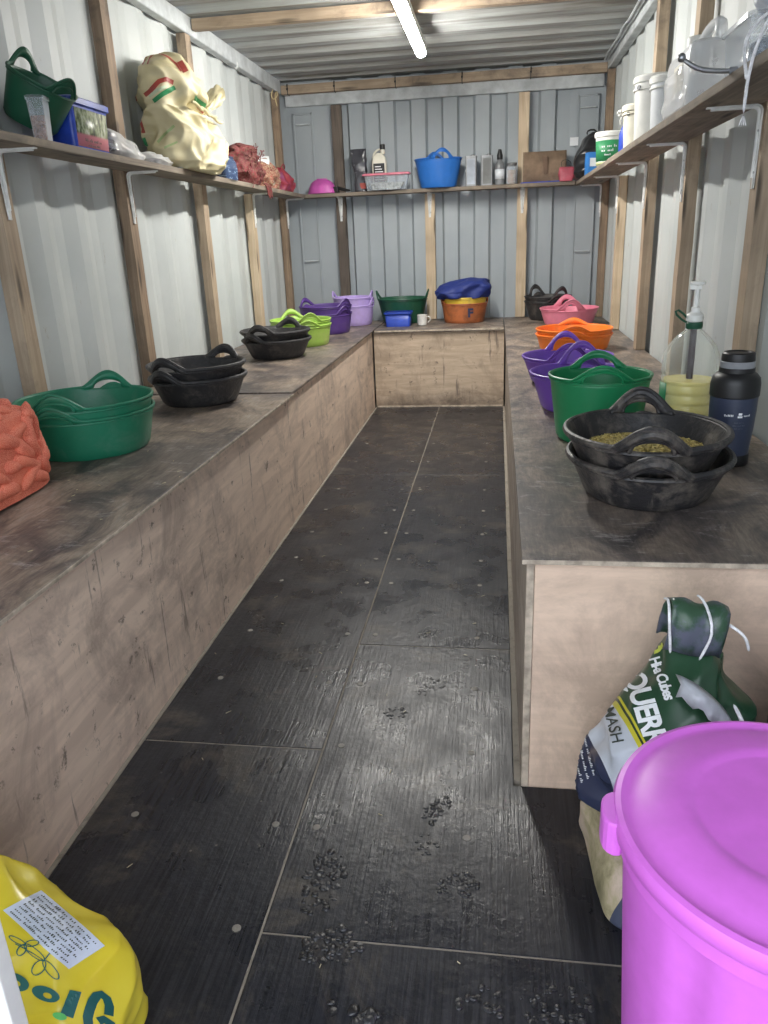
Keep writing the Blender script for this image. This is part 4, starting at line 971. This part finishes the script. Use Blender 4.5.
# ------------------------------------------------------------------ right shelf
t = thing('dog_bowl_sack', 'bulky black bag in the far right corner where two shelves meet', 'bag', (2.285, 6.02, zs))
t.name = 'black_bag'
sack('bag_body', M['blackbag'], t, lerp_rows([(0, 0, 0, 0, .085, .14, 3), (.15, -.005, 0, .04, .105, .17, 3), (.5, 0, 0, .15, .095, .16, 2.6), (.85, .02, .02, .26, .06, .11, 2.2), (1, .03, .03, .30, .02, .05, 2)]), 60, .014, 9, .018, 8, 81, 36)
m = MB(); m.tube([(-.02, .03, .285), (-.03, .03, .315), (.03, .03, .325), (.045, .03, .29)], .008, 8); m.build('handle', M['blackbag'], t, sub=1)
m = MB(); m.box(-.030, .030, -.0015, .0015, -.028, .028); tag(m.build('paper_note', M['white_print'], None, smooth=False, bevel=.0008, loc=(2.195, L - .0155, 1.800)), 'small white paper note on the end wall above the cardboard and black bag', 'note')
t = thing('blue_box', 'small blue carton leaning beside the black bag on the right shelf', 'carton', (2.262, 5.60, zs), math.radians(12))
m = MB(); m.box(-.045, .045, -.03, .03, 0, .135); q = m.build('carton_body', plain('bright_blue_card', (.035, .22, .62), .5), t, smooth=False, bevel=.003)
m = MB(); m.box(-.03, .03, -.0315, -.0298, .05, .10); m.build('label', M['milky'], t, smooth=False)
def pail(name, label, loc, r0, r1, h, mat, lidmat, lid=True, group=None, ring=True):
    t = thing(name, label, 'bucket', loc, 0, group)
    m = MB(); m.lathe([(r0 - .004, 0), (r0, .004), (r1, h)], 40, cap0=True, cap1=True); m.build('bucket_body', mat, t)
    m = MB()
    if ring: m.lathe([(r1 - .003, h * .80), (r1 + .005, h * .805), (r1 + .005, h * .83), (r1 - .001, h * .835)], 40)
    m.lathe([(r1, h - .022), (r1 + .006, h - .020), (r1 + .007, h - .002), (r1 + .002, h + .006), (r1 - .006, h + .007), (r1 - .010, h + .003), (.002, h + .003)], 40, cap1=True); m.build('lid', lidmat, t)
    return t
t = pail('paint_tub', 'small green and white printed tub on the right shelf', (2.275, 4.92, zs), .068, .078, .170, M['white_pl'], M['white_pl'], ring=False)
m = MB(); n = 40; rows = [[(r * math.cos(2 * PI * k / n), r * math.sin(2 * PI * k / n), z) for k in range(n)] for r, z in ((.0702, .024), (.0762, .130))]
m.grid(rows); lb = m.build('green_label', M['green_print'], t, solid=.0006, off=0)
bpy.context.view_layer.update()
decal('lettering', *merge(shift(squiggle(.085, .013, 31), 0, .022), shift(squiggle(.085, .013, 32), 0, 0), shift(squiggle(.05, .010, 33), 0, -.022)), M['white_print'], t, (2.262, 4.80, zs + .078), (1, .13, 0), (0, 0, 1), (.1, 1, 0), [lb], .0012, .02)
m = MB(); m.lathe([(.0690, .004), (.0698, .02)], 40); m.build('base_band', plain('olive_band', (.42, .44, .22), .5), t, solid=.0005, off=1)
t = thing('spray_bottle', 'dark blue spray bottle with a white trigger on the right shelf', 'spray bottle', (2.310, 4.52, zs), math.radians(205))
m = MB(); m.grid([rrect(.034, .026, .014, 0), rrect(.036, .028, .014, .01), rrect(.036, .028, .014, .12), rrect(.028, .022, .014, .15), rrect(.014, .014, .012, .175)], True, True, True); m.build('bottle_body', M['blue_pl'], t)
m = MB(); m.lathe([(.017, .172), (.017, .192), (.013, .195), (.012, .205)], 20, cap0=True, cap1=True); m.box(-.03, .055, -.011, .011, .203, .232); m.box(.055, .066, -.006, .006, .212, .224); m.build('spray_head', M['white_pl'], t, bevel=.003)
m = MB(); m.tube([(.03, 0, .205), (.045, 0, .185), (.042, 0, .165)], .005, 8); m.build('trigger', M['white_pl'], t)
G = 'white lidded buckets'
t = pail('bucket', 'short cream bucket with a lid, farthest of the three on the right shelf', (2.300, 4.06, zs), .070, .080, .185, M['cream_pl'], M['cream_pl'], group=G)
m = MB(); m.lathe([(.009, .0), (.009, .006)], 12, cap0=True, cap1=True); q = m.build('handle_lug', M['black_pl'], t, loc=(-.062, -.045, .150)); q.rotation_euler = (0, -PI / 2, .65)
t = pail('bucket', 'tall white bucket with a lid behind the bucket beside the jerrycan', (2.296, 3.73, zs), .072, .081, .245, M['white_pl'], M['white_pl'], group=G)
m = MB(); m.lathe([(.009, .0), (.009, .006)], 12, cap0=True, cap1=True); q = m.build('handle_lug', M['grey_pl'], t, loc=(-.070, -.045, .205)); q.rotation_euler = (0, -PI / 2, .6)
t = pail('bucket', 'tall white bucket with a lid right beside the jerrycan', (2.314, 3.50, zs), .064, .073, .205, M['milky'], M['white_pl'], group=G)
# jerrycan under film
t = thing('jerrycan', 'big translucent white jerrycan wrapped in plastic on the right shelf', 'jerrycan', (2.305, 2.90, zs)); t.scale = (1, 1, .86)
m = MB(); R = rrect
m.grid([R(.082, .180, .03, 0), R(.088, .188, .032, .012), R(.088, .184, .034, .175), R(.084, .178, .034, .200), R(.070, .162, .034, .214), R(.050, .140, .03, .219)], True, True, True); m.build('can_body', M['can'], t)
m = MB(); m.tube([(0, -.155, .195), (0, -.158, .250), (0, -.140, .278), (0, .0, .276), (0, .040, .262), (0, .060, .205)], [.020, .019, .017, .017, .018, .022], 12); m.build('handle', M['can'], t, sub=1)
m = MB(); m.lathe([(.030, .205), (.030, .245), (.037, .247), (.037, .280), (.034, .284), (.004, .284)], 28, cy=.130, cap0=True, cap1=True); m.build('cap', M['white_pl'], t)
m = MB(); m.box(-.0905, -.0885, -.09, .03, .07, .16); lb = m.build('paper_label', M['cream_pl'], t, smooth=False)
m = MB()
for i in range(6): m.box(-.0915, -.0904, -.075, .015 - .02 * (i % 3), .08 + i * .013, .084 + i * .013)
m.build('lettering', plain('grey_lettering', (.3, .3, .28), .6), lb, smooth=False)
sack('plastic_wrap', M['film'], t, lerp_rows([(0, -.003, .02, .001, .092, .200, 4), (.15, -.004, .02, .04, .096, .206, 4), (.6, -.003, .02, .10, .095, .202, 4), (1, 0, .02, .145, .093, .198, 4)]), 90, .006, 14, .010, 10, 91, 40, capt=False)
# rod sticking out from the shelf
t = thing('metal_rod', 'bent metal rod with a ball tip sticking out over the right shelf edge', 'rod', (2.24, 2.235, zs))
m = MB(); m.tube([(.06, 0, .010), (0, 0, .0095), (-.04, 0, .010), (-.095, 0, .015), (-.118, 0, .027), (-.142, 0, .044)], .0062, 10); m.build('rod', M['chrome'], t, sub=1)
m = MB(); m.ball((-.144, 0, .046), .0105, 14, 9); m.build('ball_tip', M['chrome'], t)
m = MB(); m.tube([(-.03, 0, .0095), (-.008, 0, .0095)], .0092, 12); m.build('sleeve', M['grey_pl'], t)
t = thing('storage_box', 'clear plastic box of small parts at the near end of the right shelf', 'box', (2.305, 2.245, zs))
m = MB(); m.grid([R(.075, .105, .012, 0), R(.084, .115, .014, .105)], True, True); m.build('box_body', M['clear'], t, solid=.0016)
m = MB(); m.grid([R(.086, .117, .014, .100), R(.090, .121, .016, .102), R(.090, .121, .016, .112), R(.084, .115, .014, .115)], True, False, True); m.build('lid', M['clear'], t)
sack('contents', plain('small_parts', (.42, .45, .50), .5, var=.4, vscale=50), t, lerp_rows([(0, 0, 0, .003, .06, .09, 4), (.6, 0, 0, .045, .066, .095, 4), (1, 0, 0, .07, .03, .05, 2)]), 36, .012, 20, .015, 16, 95, 14)
t = thing('carrier_bag', 'pale plastic bag on top of the clear box at the shelf end', 'bag', (2.325, 2.20, zs + .119))
sack('bag_body', plain('pale_film', (.72, .76, .84), .35), t, lerp_rows([(0, 0, 0, 0, .05, .08, 2.5), (.25, 0, 0, .03, .075, .115, 2.5), (.6, 0, 0, .09, .08, .12, 2.3), (1, .01, -.02, .17, .02, .03, 2)]), 60, .014, 12, .018, 10, 96, 30)
m = MB()
def hang(pts, r=.0042): m.tube(pts, r, 8)
hang([(2.268, 2.015, zs + .150), (2.241, 2.005, zs + .100), (2.212, 2.005, zs + .045), (2.199, 2.010, SH - .01), (2.196, 2.015, SH - .06), (2.196, 2.015, SH - .115)])
hang([(2.231, 2.000, zs + .085), (2.196, 2.000, zs + .062), (2.178, 2.005, zs + .030), (2.184, 2.010, SH - .005), (2.192, 2.013, SH - .03), (2.194, 2.015, SH - .045)])
for i in range(4): m.tube([(2.196, 2.015, SH - .112), (2.196 + .009 * math.cos(i * 1.6), 2.015 + .009 * math.sin(i * 1.6), SH - .14)], .0022, 5)
tag(m.build('string', M['rope'], sub=1), 'knotted white string hanging over the edge of the right shelf', 'string')

# ------------------------------------------------------------------ floor at the front: dustbin, feed bags
t = thing('dustbin', 'bright pink plastic dustbin with a round lid', 'dustbin', (1.989, .738, .001), math.radians(-20))
hl = .545
prof = [(.004, 0), (.150, 0), (.156, .008)] + [(.156 + .028 * q, .008 + (hl - .05) * q) for q in (.25, .5, .75, 1)]
m = MB(); N = 96; rows = []
for r, z in prof:
    row = []
    for k in range(N):
        a = 2 * PI * k / N; f = 0
        if .02 < z < hl - .03: f = -.006 if (k % 16) in (0, 1) else (.0 if (k % 16) not in (2, 15) else -.003)
        row.append(((r + f) * math.cos(a), (r + f) * math.sin(a), z))
    rows.append(row)
m.grid(rows, True, True, False)
m.lathe([(.180, hl - .05), (.190, hl - .048), (.190, hl - .030), (.183, hl - .028)], N)
m.build('bin_body', M['bin'], t, angle=25)
m = MB(); m.lathe([(.188, hl - .030), (.197, hl - .029), (.2035, hl - .022), (.2045, hl - .008), (.2015, hl - .001), (.195, hl + .001), (.189, hl - .002), (.184, hl - .003), (.172, hl + .003), (.130, hl + .010), (.118, hl + .0105), (.113, hl + .008), (.108, hl + .0075), (.060, hl + .011), (.002, hl + .012)], 96, cap1=True); ld = m.build('lid', M['bin'], t, angle=40); ld.scale = (.97, .97, 1)
for a in (196, 16):
    m = MB(); n = 10; rows = []
    for i in range(n + 1):
        aa = math.radians(a - 8.5 + 17 * i / n); e = .012 * (1 - abs(2 * i / n - 1) ** 4)
        c, s = math.cos(aa), math.sin(aa); ri, ro = .197, .207 + e
        rows.append([(ri * c, ri * s, hl - .050), (ro * c, ro * s, hl - .050), (ro * c, ro * s, hl - .006), (ri * c, ri * s, hl - .003)])
    m.grid(rows, True, True, True); hd = m.build('handle', M['bin'], t, smooth=False, bevel=.003); hd.scale = (.965, .965, 1)

# pale dirty sack under the printed bag
def paper_mat():
    m, nt, b = nt_new('dirty_paper_sack'); v = coords(nt)
    f = noise_fac(nt, v, 9, 6, .7, .5); r = ramp(nt, [(.32, (.20, .18, .10)), (.46, (.42, .36, .22)), (.60, (.60, .48, .38)), (.8, (.66, .55, .47))]); nt.links.new(f, r.inputs[0])
    sx = nt.nodes.new('ShaderNodeSeparateXYZ'); nt.links.new(v, sx.inputs[0])
    a = nt.nodes.new('ShaderNodeMath'); a.operation = 'ADD'; nt.links.new(sx.outputs['X'], a.inputs[0]); a.inputs[1].default_value = 0
    k = nt.nodes.new('ShaderNodeMath'); k.operation = 'MULTIPLY_ADD'; nt.links.new(sx.outputs['Y'], k.inputs[0]); k.inputs[1].default_value = -1.0; k.inputs[2].default_value = 0
    g = nt.nodes.new('ShaderNodeMath'); g.operation = 'GREATER_THAN'; nt.links.new(k.outputs[0], g.inputs[0]); g.inputs[1].default_value = .138
    c = mixc(nt, g.outputs[0], r.outputs[0], (.05, .06, .10)); nt.links.new(c, b.inputs['Base Color']); b.inputs['Roughness'].default_value = .6
    bump(nt, b, f, .2, .004); return m
t = thing('paper_sack', 'dirty pale paper sack lying on the mats under the green feed bag', 'sack', (1.996, 1.235, .001), math.radians(6))
sack('sack_body', paper_mat(), t, lerp_rows([(0, 0, 0, 0, .146, .155, 5), (.12, 0, 0, .012, .153, .165, 5), (.5, .004, .005, .07, .153, .162, 4.5), (.85, .012, .01, .098, .150, .150, 3.5), (1, .012, .01, .110, .08, .09, 2.5)]), 90, .008, 8, .010, 6, 101, 30)
m = MB(); m.box(-.12, .12, -.004, .004, .0, .010); m.build('sewn_edge', M['rope'], t, smooth=False, bevel=.002, loc=(.012, .0, .1085))

# printed feed bag leaning on the bench end
def feedbag_mat():
    m, nt, b = nt_new('printed_feed_bag'); v = coords(nt)
    vm = nt.nodes.new('ShaderNodeVectorMath'); vm.operation = 'DOT_PRODUCT'; nt.links.new(v, vm.inputs[0]); vm.inputs[1].default_value = (.93, .18, .33)
    w = nt.nodes.new('ShaderNodeMath'); w.operation = 'ADD'; nt.links.new(vm.outputs['Value'], w.inputs[0]); w.inputs[1].default_value = .30
    r = ramp(nt, [(0, (.035, .043, .085)), (.200, (.60, .64, .71)), (.264, (.62, .56, .04)), (.272, (.03, .05, .03)), (.275, (.62, .56, .04)), (.279, (.022, .068, .034))], 'CONSTANT'); nt.links.new(w.outputs[0], r.inputs[0])
    g = noise_fac(nt, v, 10, 5); gr = ramp(nt, [(.3, (.85,) * 3), (.7, (1.12,) * 3)]); nt.links.new(g, gr.inputs[0])
    c = mixc(nt, 1.0, r.outputs[0], gr.outputs[0], 'MULTIPLY')
    nt.links.new(c, b.inputs['Base Color']); b.inputs['Roughness'].default_value = .28
    return m
FBM = feedbag_mat()
t = thing('feed_bag', 'green and navy printed feed bag with a rolled top against the bench end', 'feed bag', (2.0, 1.26, .110))
BB = sack('bag_body', FBM, t, lerp_rows([(0, -.0, .0, 0.004, .130, .085, 3), (.08, -.008, -.005, .02, .148, .108, 3), (.35, -.012, -.005, .11, .142, .112, 2.7), (.6, .000, .0, .20, .116, .100, 2.5), (.8, .018, .03, .28, .086, .066, 2.3), (.93, .028, .06, .345, .060, .032, 2.2), (1, .026, .07, .375, .055, .012, 2.2)]), 130, .012, 8, .034, 6.5, 111, 76, sharp=True)
m = MB(); rows = []   # rolled, folded top
path = [(.072, .350), (.074, .380), (.070, .410), (.058, .430), (.040, .438), (.020, .434), (.008, .412), (.004, .375), (.008, .350)]
for i, (yy, zz) in enumerate(path):
    rows.append([(-.040 + .098 * k / 12 + .010 * (zz - .39) / .07, yy + .004 * math.sin(k * 1.1 + i), zz + .004 * math.sin(k * .8) - .012 * (k / 12)) for k in range(13)])
m.grid(rows, False); FT = m.build('rolled_top', dirty('bag_top', (.10, .11, .15), (.03, .075, .04), .3, 8, .48, .56, amount=1.0, bmp=0), t, solid=.004, off=0, angle=80)
m = MB(); m.tube([(-.040, .066, .425), (-.038, .036, .442), (-.041, .010, .430), (-.040, .000, .395), (-.037, -.002, .37), (-.034, .004, .345)], .0028, 8)
m.build('stitched_edge', M['rope'], t, sub=1); m = MB()
m.tube([(.016, .062, .436), (.020, .036, .444), (.028, .004, .424), (.034, -.002, .39), (.024, -.004, .365), (.012, -.010, .340)], .0028, 8)
m.build('stitched_edge', M['rope'], t, sub=1)
m = MB(); m.tube([(.052, .03, .405), (.070, .02, .396), (.088, .015, .386), (.098, .012, .370), (.102, .012, .350)], .0030, 8)
m.build('string', M['rope'], t, sub=1); m = MB()
m.tube([(.066, -.048, .282), (.080, -.060, .258), (.092, -.076, .225), (.098, -.092, .190), (.092, -.104, .155)], .0038, 8)
m.build('string', M['rope'], t, sub=1)
m = MB(); rows = []     # torn opening with pale inner ply
for i in range(13):
    q = i / 12; x = -.030 + .095 * q; z = .325 + .012 * math.sin(q * PI) - .075 * q ** 1.5
    rows.append([(x, -.030 - .030 * math.sin(q * PI), z), (x + .004, -.055 - .032 * math.sin(q * PI) * (1 + .2 * math.sin(i * 2.1)), z - .006), (x - .003, -.058 - .034 * math.sin(q * PI), z - .030 + .006 * math.sin(i * 1.7))])
m.grid(rows, False); m.build('torn_lip', plain('inner_ply', (.55, .57, .62), .35), t, solid=.003, angle=80)
bpy.context.view_layer.update()
DV = (.16, .80, -.55); Xb = (.31, 0, -.951); Yb = (.951, 0, .31); O0 = Vector((1.905, 1.22, .398))
def onbag(name, pv, mat, u, v_, lift=.002):
    d = Vector(DV).normalized()
    P = O0 + Vector(Xb) * u + Vector(Yb) * v_
    return decal(name, *pv, mat, t, P, Xb, Yb, DV, [BB], lift)
onbag('lettering', glyphs('QUERRY', .054, .0018, 0, .92), M['white_print'], .046, .006)
onbag('lettering', glyphs('Hi-a Cubes', .026, .0009, 0, .85), M['white_print'], -.022, .052)
onbag('lettering', glyphs('MASH', .031, .0002, 0, 1.0), M['dark_print'], .054, -.057)
for k in range(4): onbag('small_print', squiggle(.13, .0055, 50 + k), M['white_print'], .092 + .006 * k, -.118 - .014 * k)
leaf = ([tuple(range(20))], [(.016 * math.cos(2 * PI * i / 20), .020 * math.sin(2 * PI * i / 20)) for i in range(20)])
onbag('leaf_emblem', leaf, plain('lime_print', (.62, .70, .10), .5), -.095, .055)

t = thing('feed_bag', 'second dark feed bag standing behind the dustbin by the right wall', 'feed bag', (2.272, 1.255, .001))
B2 = sack('bag_body', plain('navy_bag', (.030, .036, .065), .3), t, lerp_rows([(0, 0, 0, 0, .10, .12, 3), (.1, 0, 0, .02, .11, .145, 3), (.5, 0, 0, .2, .108, .14, 2.7), (.8, .0, .02, .36, .100, .09, 2.6), (1, .0, .03, .44, .095, .018, 2.6)]), 70, .010, 8, .016, 6, 121, 40)
bpy.context.view_layer.update()
decal('white_panel', *rect(-.065, .075, -.09, .08), M['white_print'], t, (2.285, 1.0, .33), (1, 0, 0), (0, 0, 1), (0, 1, -.1), [B2], .002, .03)
m = MB(); m.box(-.08, .08, -.006, .006, 0, .03); m.build('sewn_edge', M['rope'], t, smooth=False, bevel=.002, loc=(0, .03, .432))

# yellow feed bag and white board at the near left
def yellow_mat():
    m, nt, b = nt_new('yellow_feed_bag'); v = coords(nt); f = noise_fac(nt, v, 6, 5)
    r = ramp(nt, [(.3, (.74, .58, .03)), (.7, (.86, .73, .07))]); nt.links.new(f, r.inputs[0]); nt.links.new(r.outputs[0], b.inputs['Base Color']); b.inputs['Roughness'].default_value = .25
    return m
t = thing('feed_bag', 'bright yellow printed feed bag on the mat at the end of the left bench', 'feed bag', (.83, .74, .001))
YB = sack('bag_body', yellow_mat(), t, lerp_rows([(0, 0, 0, 0, .265, .095, 4), (.06, 0, 0, .015, .270, .118, 4), (.35, -.002, .0, .13, .276, .125, 3.2), (.6, -.018, .01, .198, .276, .112, 3.2), (.78, -.045, .03, .252, .238, .085, 2.8), (.9, -.085, .05, .285, .180, .055, 2.5), (1, -.11, .06, .302, .12, .018, 2.3)]), 140, .008, 8, .026, 6, 131, 76, sharp=True)
bpy.context.view_layer.update()
DY = (-.456, .544, -.704)
def onyel(name, pv, mat, x, z, X=(1, 0, 0), Y=(0, 0, 1), lift=.0018): return decal(name, *pv, mat, t, (x, .68, z), X, Y, DY, [YB], lift)
ca, sa = -.96, .28
XT, YT = (-.97, 0, .24), (-.24, 0, -.97)
W0 = (1, 0, 0); U0 = (0, 0, 1)
def world(pts, c=(1.10, .21)): return [(x - c[0], z - c[1]) for x, z in pts]
onyel('lettering', strokes(world([(1.141, .196), (1.146, .214), (1.145, .228), (1.138, .236), (1.130, .233), (1.121, .221), (1.113, .205), (1.107, .190), (1.105, .174), (1.112, .160), (1.126, .158), (1.138, .168), (1.141, .180), (1.132, .188), (1.122, .184)]), .0075), M['teal_print'], 1.10, .21)
onyel('lettering', ([(0, 1, 2, 3)], world([(1.090, .239), (1.107, .238), (1.084, .187), (1.066, .194)])), M['teal_print'], 1.10, .21)
ell = lambda a, b, n=24: ([tuple(range(n))], [(a * math.cos(2 * PI * i / n), b * math.sin(2 * PI * i / n)) for i in range(n)])
def ringp(a, b, a2, b2, n=28, dx=0, dy=0):
    V = [(a * math.cos(2 * PI * i / n), b * math.sin(2 * PI * i / n)) for i in range(n)] + [(dx + a2 * math.cos(2 * PI * i / n), dy + b2 * math.sin(2 * PI * i / n)) for i in range(n)]
    return [(i, (i + 1) % n, n + (i + 1) % n, n + i) for i in range(n)], V
onyel('lettering', ringp(.0200, .0145, .0065, .0055, dx=-.003, dy=.002), M['teal_print'], 1.052, .228, XT, YT)
onyel('lettering', ringp(.0225, .0175, .008, .0065, dx=-.002, dy=.002), M['teal_print'], 1.008, .246, XT, YT)
onyel('leaf_print', ell(.010, .007), M['lightgreen'], 1.065, .190, XT, YT)
def leafline(cx, cy, a, l=.014, w=.006):
    pts = [(cx + math.cos(a) * l * (1 - math.cos(q)) - math.sin(a) * w * math.sin(q), cy + math.sin(a) * l * (1 - math.cos(q)) + math.cos(a) * w * math.sin(q)) for q in [2 * PI * i / 18 for i in range(19)]]
    return strokes(pts, .0007)
spr = shift(merge(strokes([(-.03, .02), (-.012, .010), (0, 0), (.012, .016), (.020, .024)], .0008), leafline(0, 0, 2.3), leafline(0, 0, -2.2), leafline(0, 0, -1.2), leafline(-.018, .02, 2.6, .010, .004), leafline(-.018, .02, .4, .009, .004), leafline(-.018, .02, -2.2, .010, .004)), 0, 0, 0, 1.3)
onyel('sprig_print', spr, M['teal_print'], 1.062, .292, (1, 0, 0), (0, 0, 1))
c45 = (.62, 0, -.785); u45 = (.785, 0, .62)
LX, LZ = 1.090, .358
lb = onyel('paper_label', rect(-.066, .066, -.044, .044), plain('blue_white_label', (.66, .72, .84), .4, var=.03), LX, LZ, c45, u45)
bpy.context.view_layer.update()
for k in range(8): decal('small_print', *squiggle(.115, .0052, 70 + k), M['dark_print'], t, Vector((LX, .68, LZ)) + Vector(u45) * (.035 - .010 * k), c45, u45, DY, [YB], .0028)
t = thing('white_board', 'white upright board standing before the yellow feed bag', 'board', (1.035, .511, .001))
m = MB(); m.box(-.128, .128, -.0112, .0112, 0, .66); m.build('board_panel', M['white_pl'], t, smooth=False, bevel=.002)
m = MB(); m.box(-.128, .128, -.0125, .0125, .655, .672); m.build('top_edging', M['white_pl'], t, smooth=False, bevel=.002)

# ------------------------------------------------------------------ mud, straw
def bootprint(x, y, ang, ln, wd, n, label, seed, big=.011):
    rnd = random.Random(seed); m = MB(); c, s = math.cos(ang), math.sin(ang)
    k = 0
    for i in range(400):
        u, v = rnd.uniform(-1, 1), rnd.uniform(-1, 1)
        if u * u + v * v > 1: continue
        if rnd.random() < .15: continue
        px, py = u * ln / 2, v * wd / 2 * (1 - .25 * (u < -.1) * (u > -.5))
        r = rnd.uniform(.35, 1) * big; m.ball((px * c - py * s, px * s + py * c, 0), r * .8, 8, 5, (1, rnd.uniform(.6, 1.2), rnd.uniform(.25, .5)), rnd.random() * 50, .5)
        k += 1
        if k >= n: break
    tag(m.build('mud', M['mud'], None, loc=(x, y, 0), angle=60), label, 'mud', 'muddy boot marks on the mats', 'stuff')
bootprint(1.325, 1.13, 1.5, .16, .085, 70, 'long patch of muddy boot lumps beside the centre mat seam', 1)
bootprint(1.372, .985, .3, .11, .085, 60, 'lumpy muddy boot mark just before the nearest cross seam', 2)
bootprint(1.424, .868, .1, .10, .05, 9, 'curved muddy heel mark at the bottom edge of the floor', 3, .016)
bootprint(1.588, 1.145, .5, .085, .062, 60, 'round lumpy boot mark between the centre seam and the dustbin', 4, .008)
bootprint(1.530, 1.345, 1.2, .10, .05, 45, 'lumpy boot mark beside the lower corner of the right bench', 5, .008)
bootprint(1.518, 1.245, 1.4, .07, .05, 20, 'small muddy mark between two lumpy boot marks', 9, .006)
bootprint(1.635, .905, .4, .08, .07, 22, 'faint muddy mark near the bottom edge beside the dustbin', 6, .009)
bootprint(1.755, .915, .2, .12, .08, 60, 'wide muddy mark at the foot of the dustbin', 7, .008)
bootprint(1.395, 1.70, .4, .06, .06, 30, 'small muddy mark right of the centre seam in mid floor', 8, .007)
bootprint(1.478, 1.83, .9, .11, .06, 40, 'muddy mark in mid floor toward the right bench', 10, .006)
bootprint(1.452, 2.14, .9, .09, .06, 30, 'faint far muddy mark toward the right bench', 11, .006)
m = MB(); rnd = random.Random(12)
for i in range(90):
    if i < 60: x, y, z = rnd.uniform(.80, 1.68), rnd.uniform(.7, 5.4), .002
    elif i < 110: x, y, z = rnd.uniform(.4, .76), rnd.uniform(1.4, 3.15), HB + .0015
    else: x, y, z = rnd.uniform(1.73, 2.1), rnd.uniform(1.45, 2.2), HB + .0015
    a = rnd.uniform(0, PI); l = rnd.uniform(.0025, .008); m.tube([(x - l * math.cos(a), y - l * math.sin(a), z), (x + l * math.cos(a), y + l * math.sin(a), z + rnd.uniform(0, .001))], .0008, 4)
tag(m.build('straw_litter', M['straw']), 'scattered bits of straw on the mats and bench tops', 'straw', kind='stuff')

# ------------------------------------------------------------------ light, world, camera
w = bpy.data.worlds.new('overcast'); SC.world = w; w.use_nodes = True
bg = w.node_tree.nodes['Background']; bg.inputs[0].default_value = (.84, .91, 1.0, 1); bg.inputs[1].default_value = 3.3
cam = bpy.data.cameras.new('camera'); co = bpy.data.objects.new('camera', cam); COL.objects.link(co)
f, r, u = Vector((-.14384193, .93085858, -.33587468)), Vector((.98954522, .13888909, -.03885971)), Vector((-.01047644, .33795284, .94110473))
pos = Vector((1.65054, 0, 1.17764))
co.matrix_world = Matrix(((r.x, u.x, -f.x, pos.x), (r.y, u.y, -f.y, pos.y), (r.z, u.z, -f.z, pos.z), (0, 0, 0, 1)))
cam.sensor_fit = 'VERTICAL'; cam.sensor_height = 36; cam.lens = 36 * 761.9867 / 1024; cam.clip_start = .02
SC.camera = co
vs = SC.view_settings
SC.display_settings.display_device = 'sRGB'; vs.view_transform = 'Standard'; vs.look = 'None'; vs.exposure = .32; vs.gamma = 1; vs.use_curve_mapping = False
SC.cycles.max_bounces = 10; SC.cycles.diffuse_bounces = 6; SC.cycles.transparent_max_bounces = 12
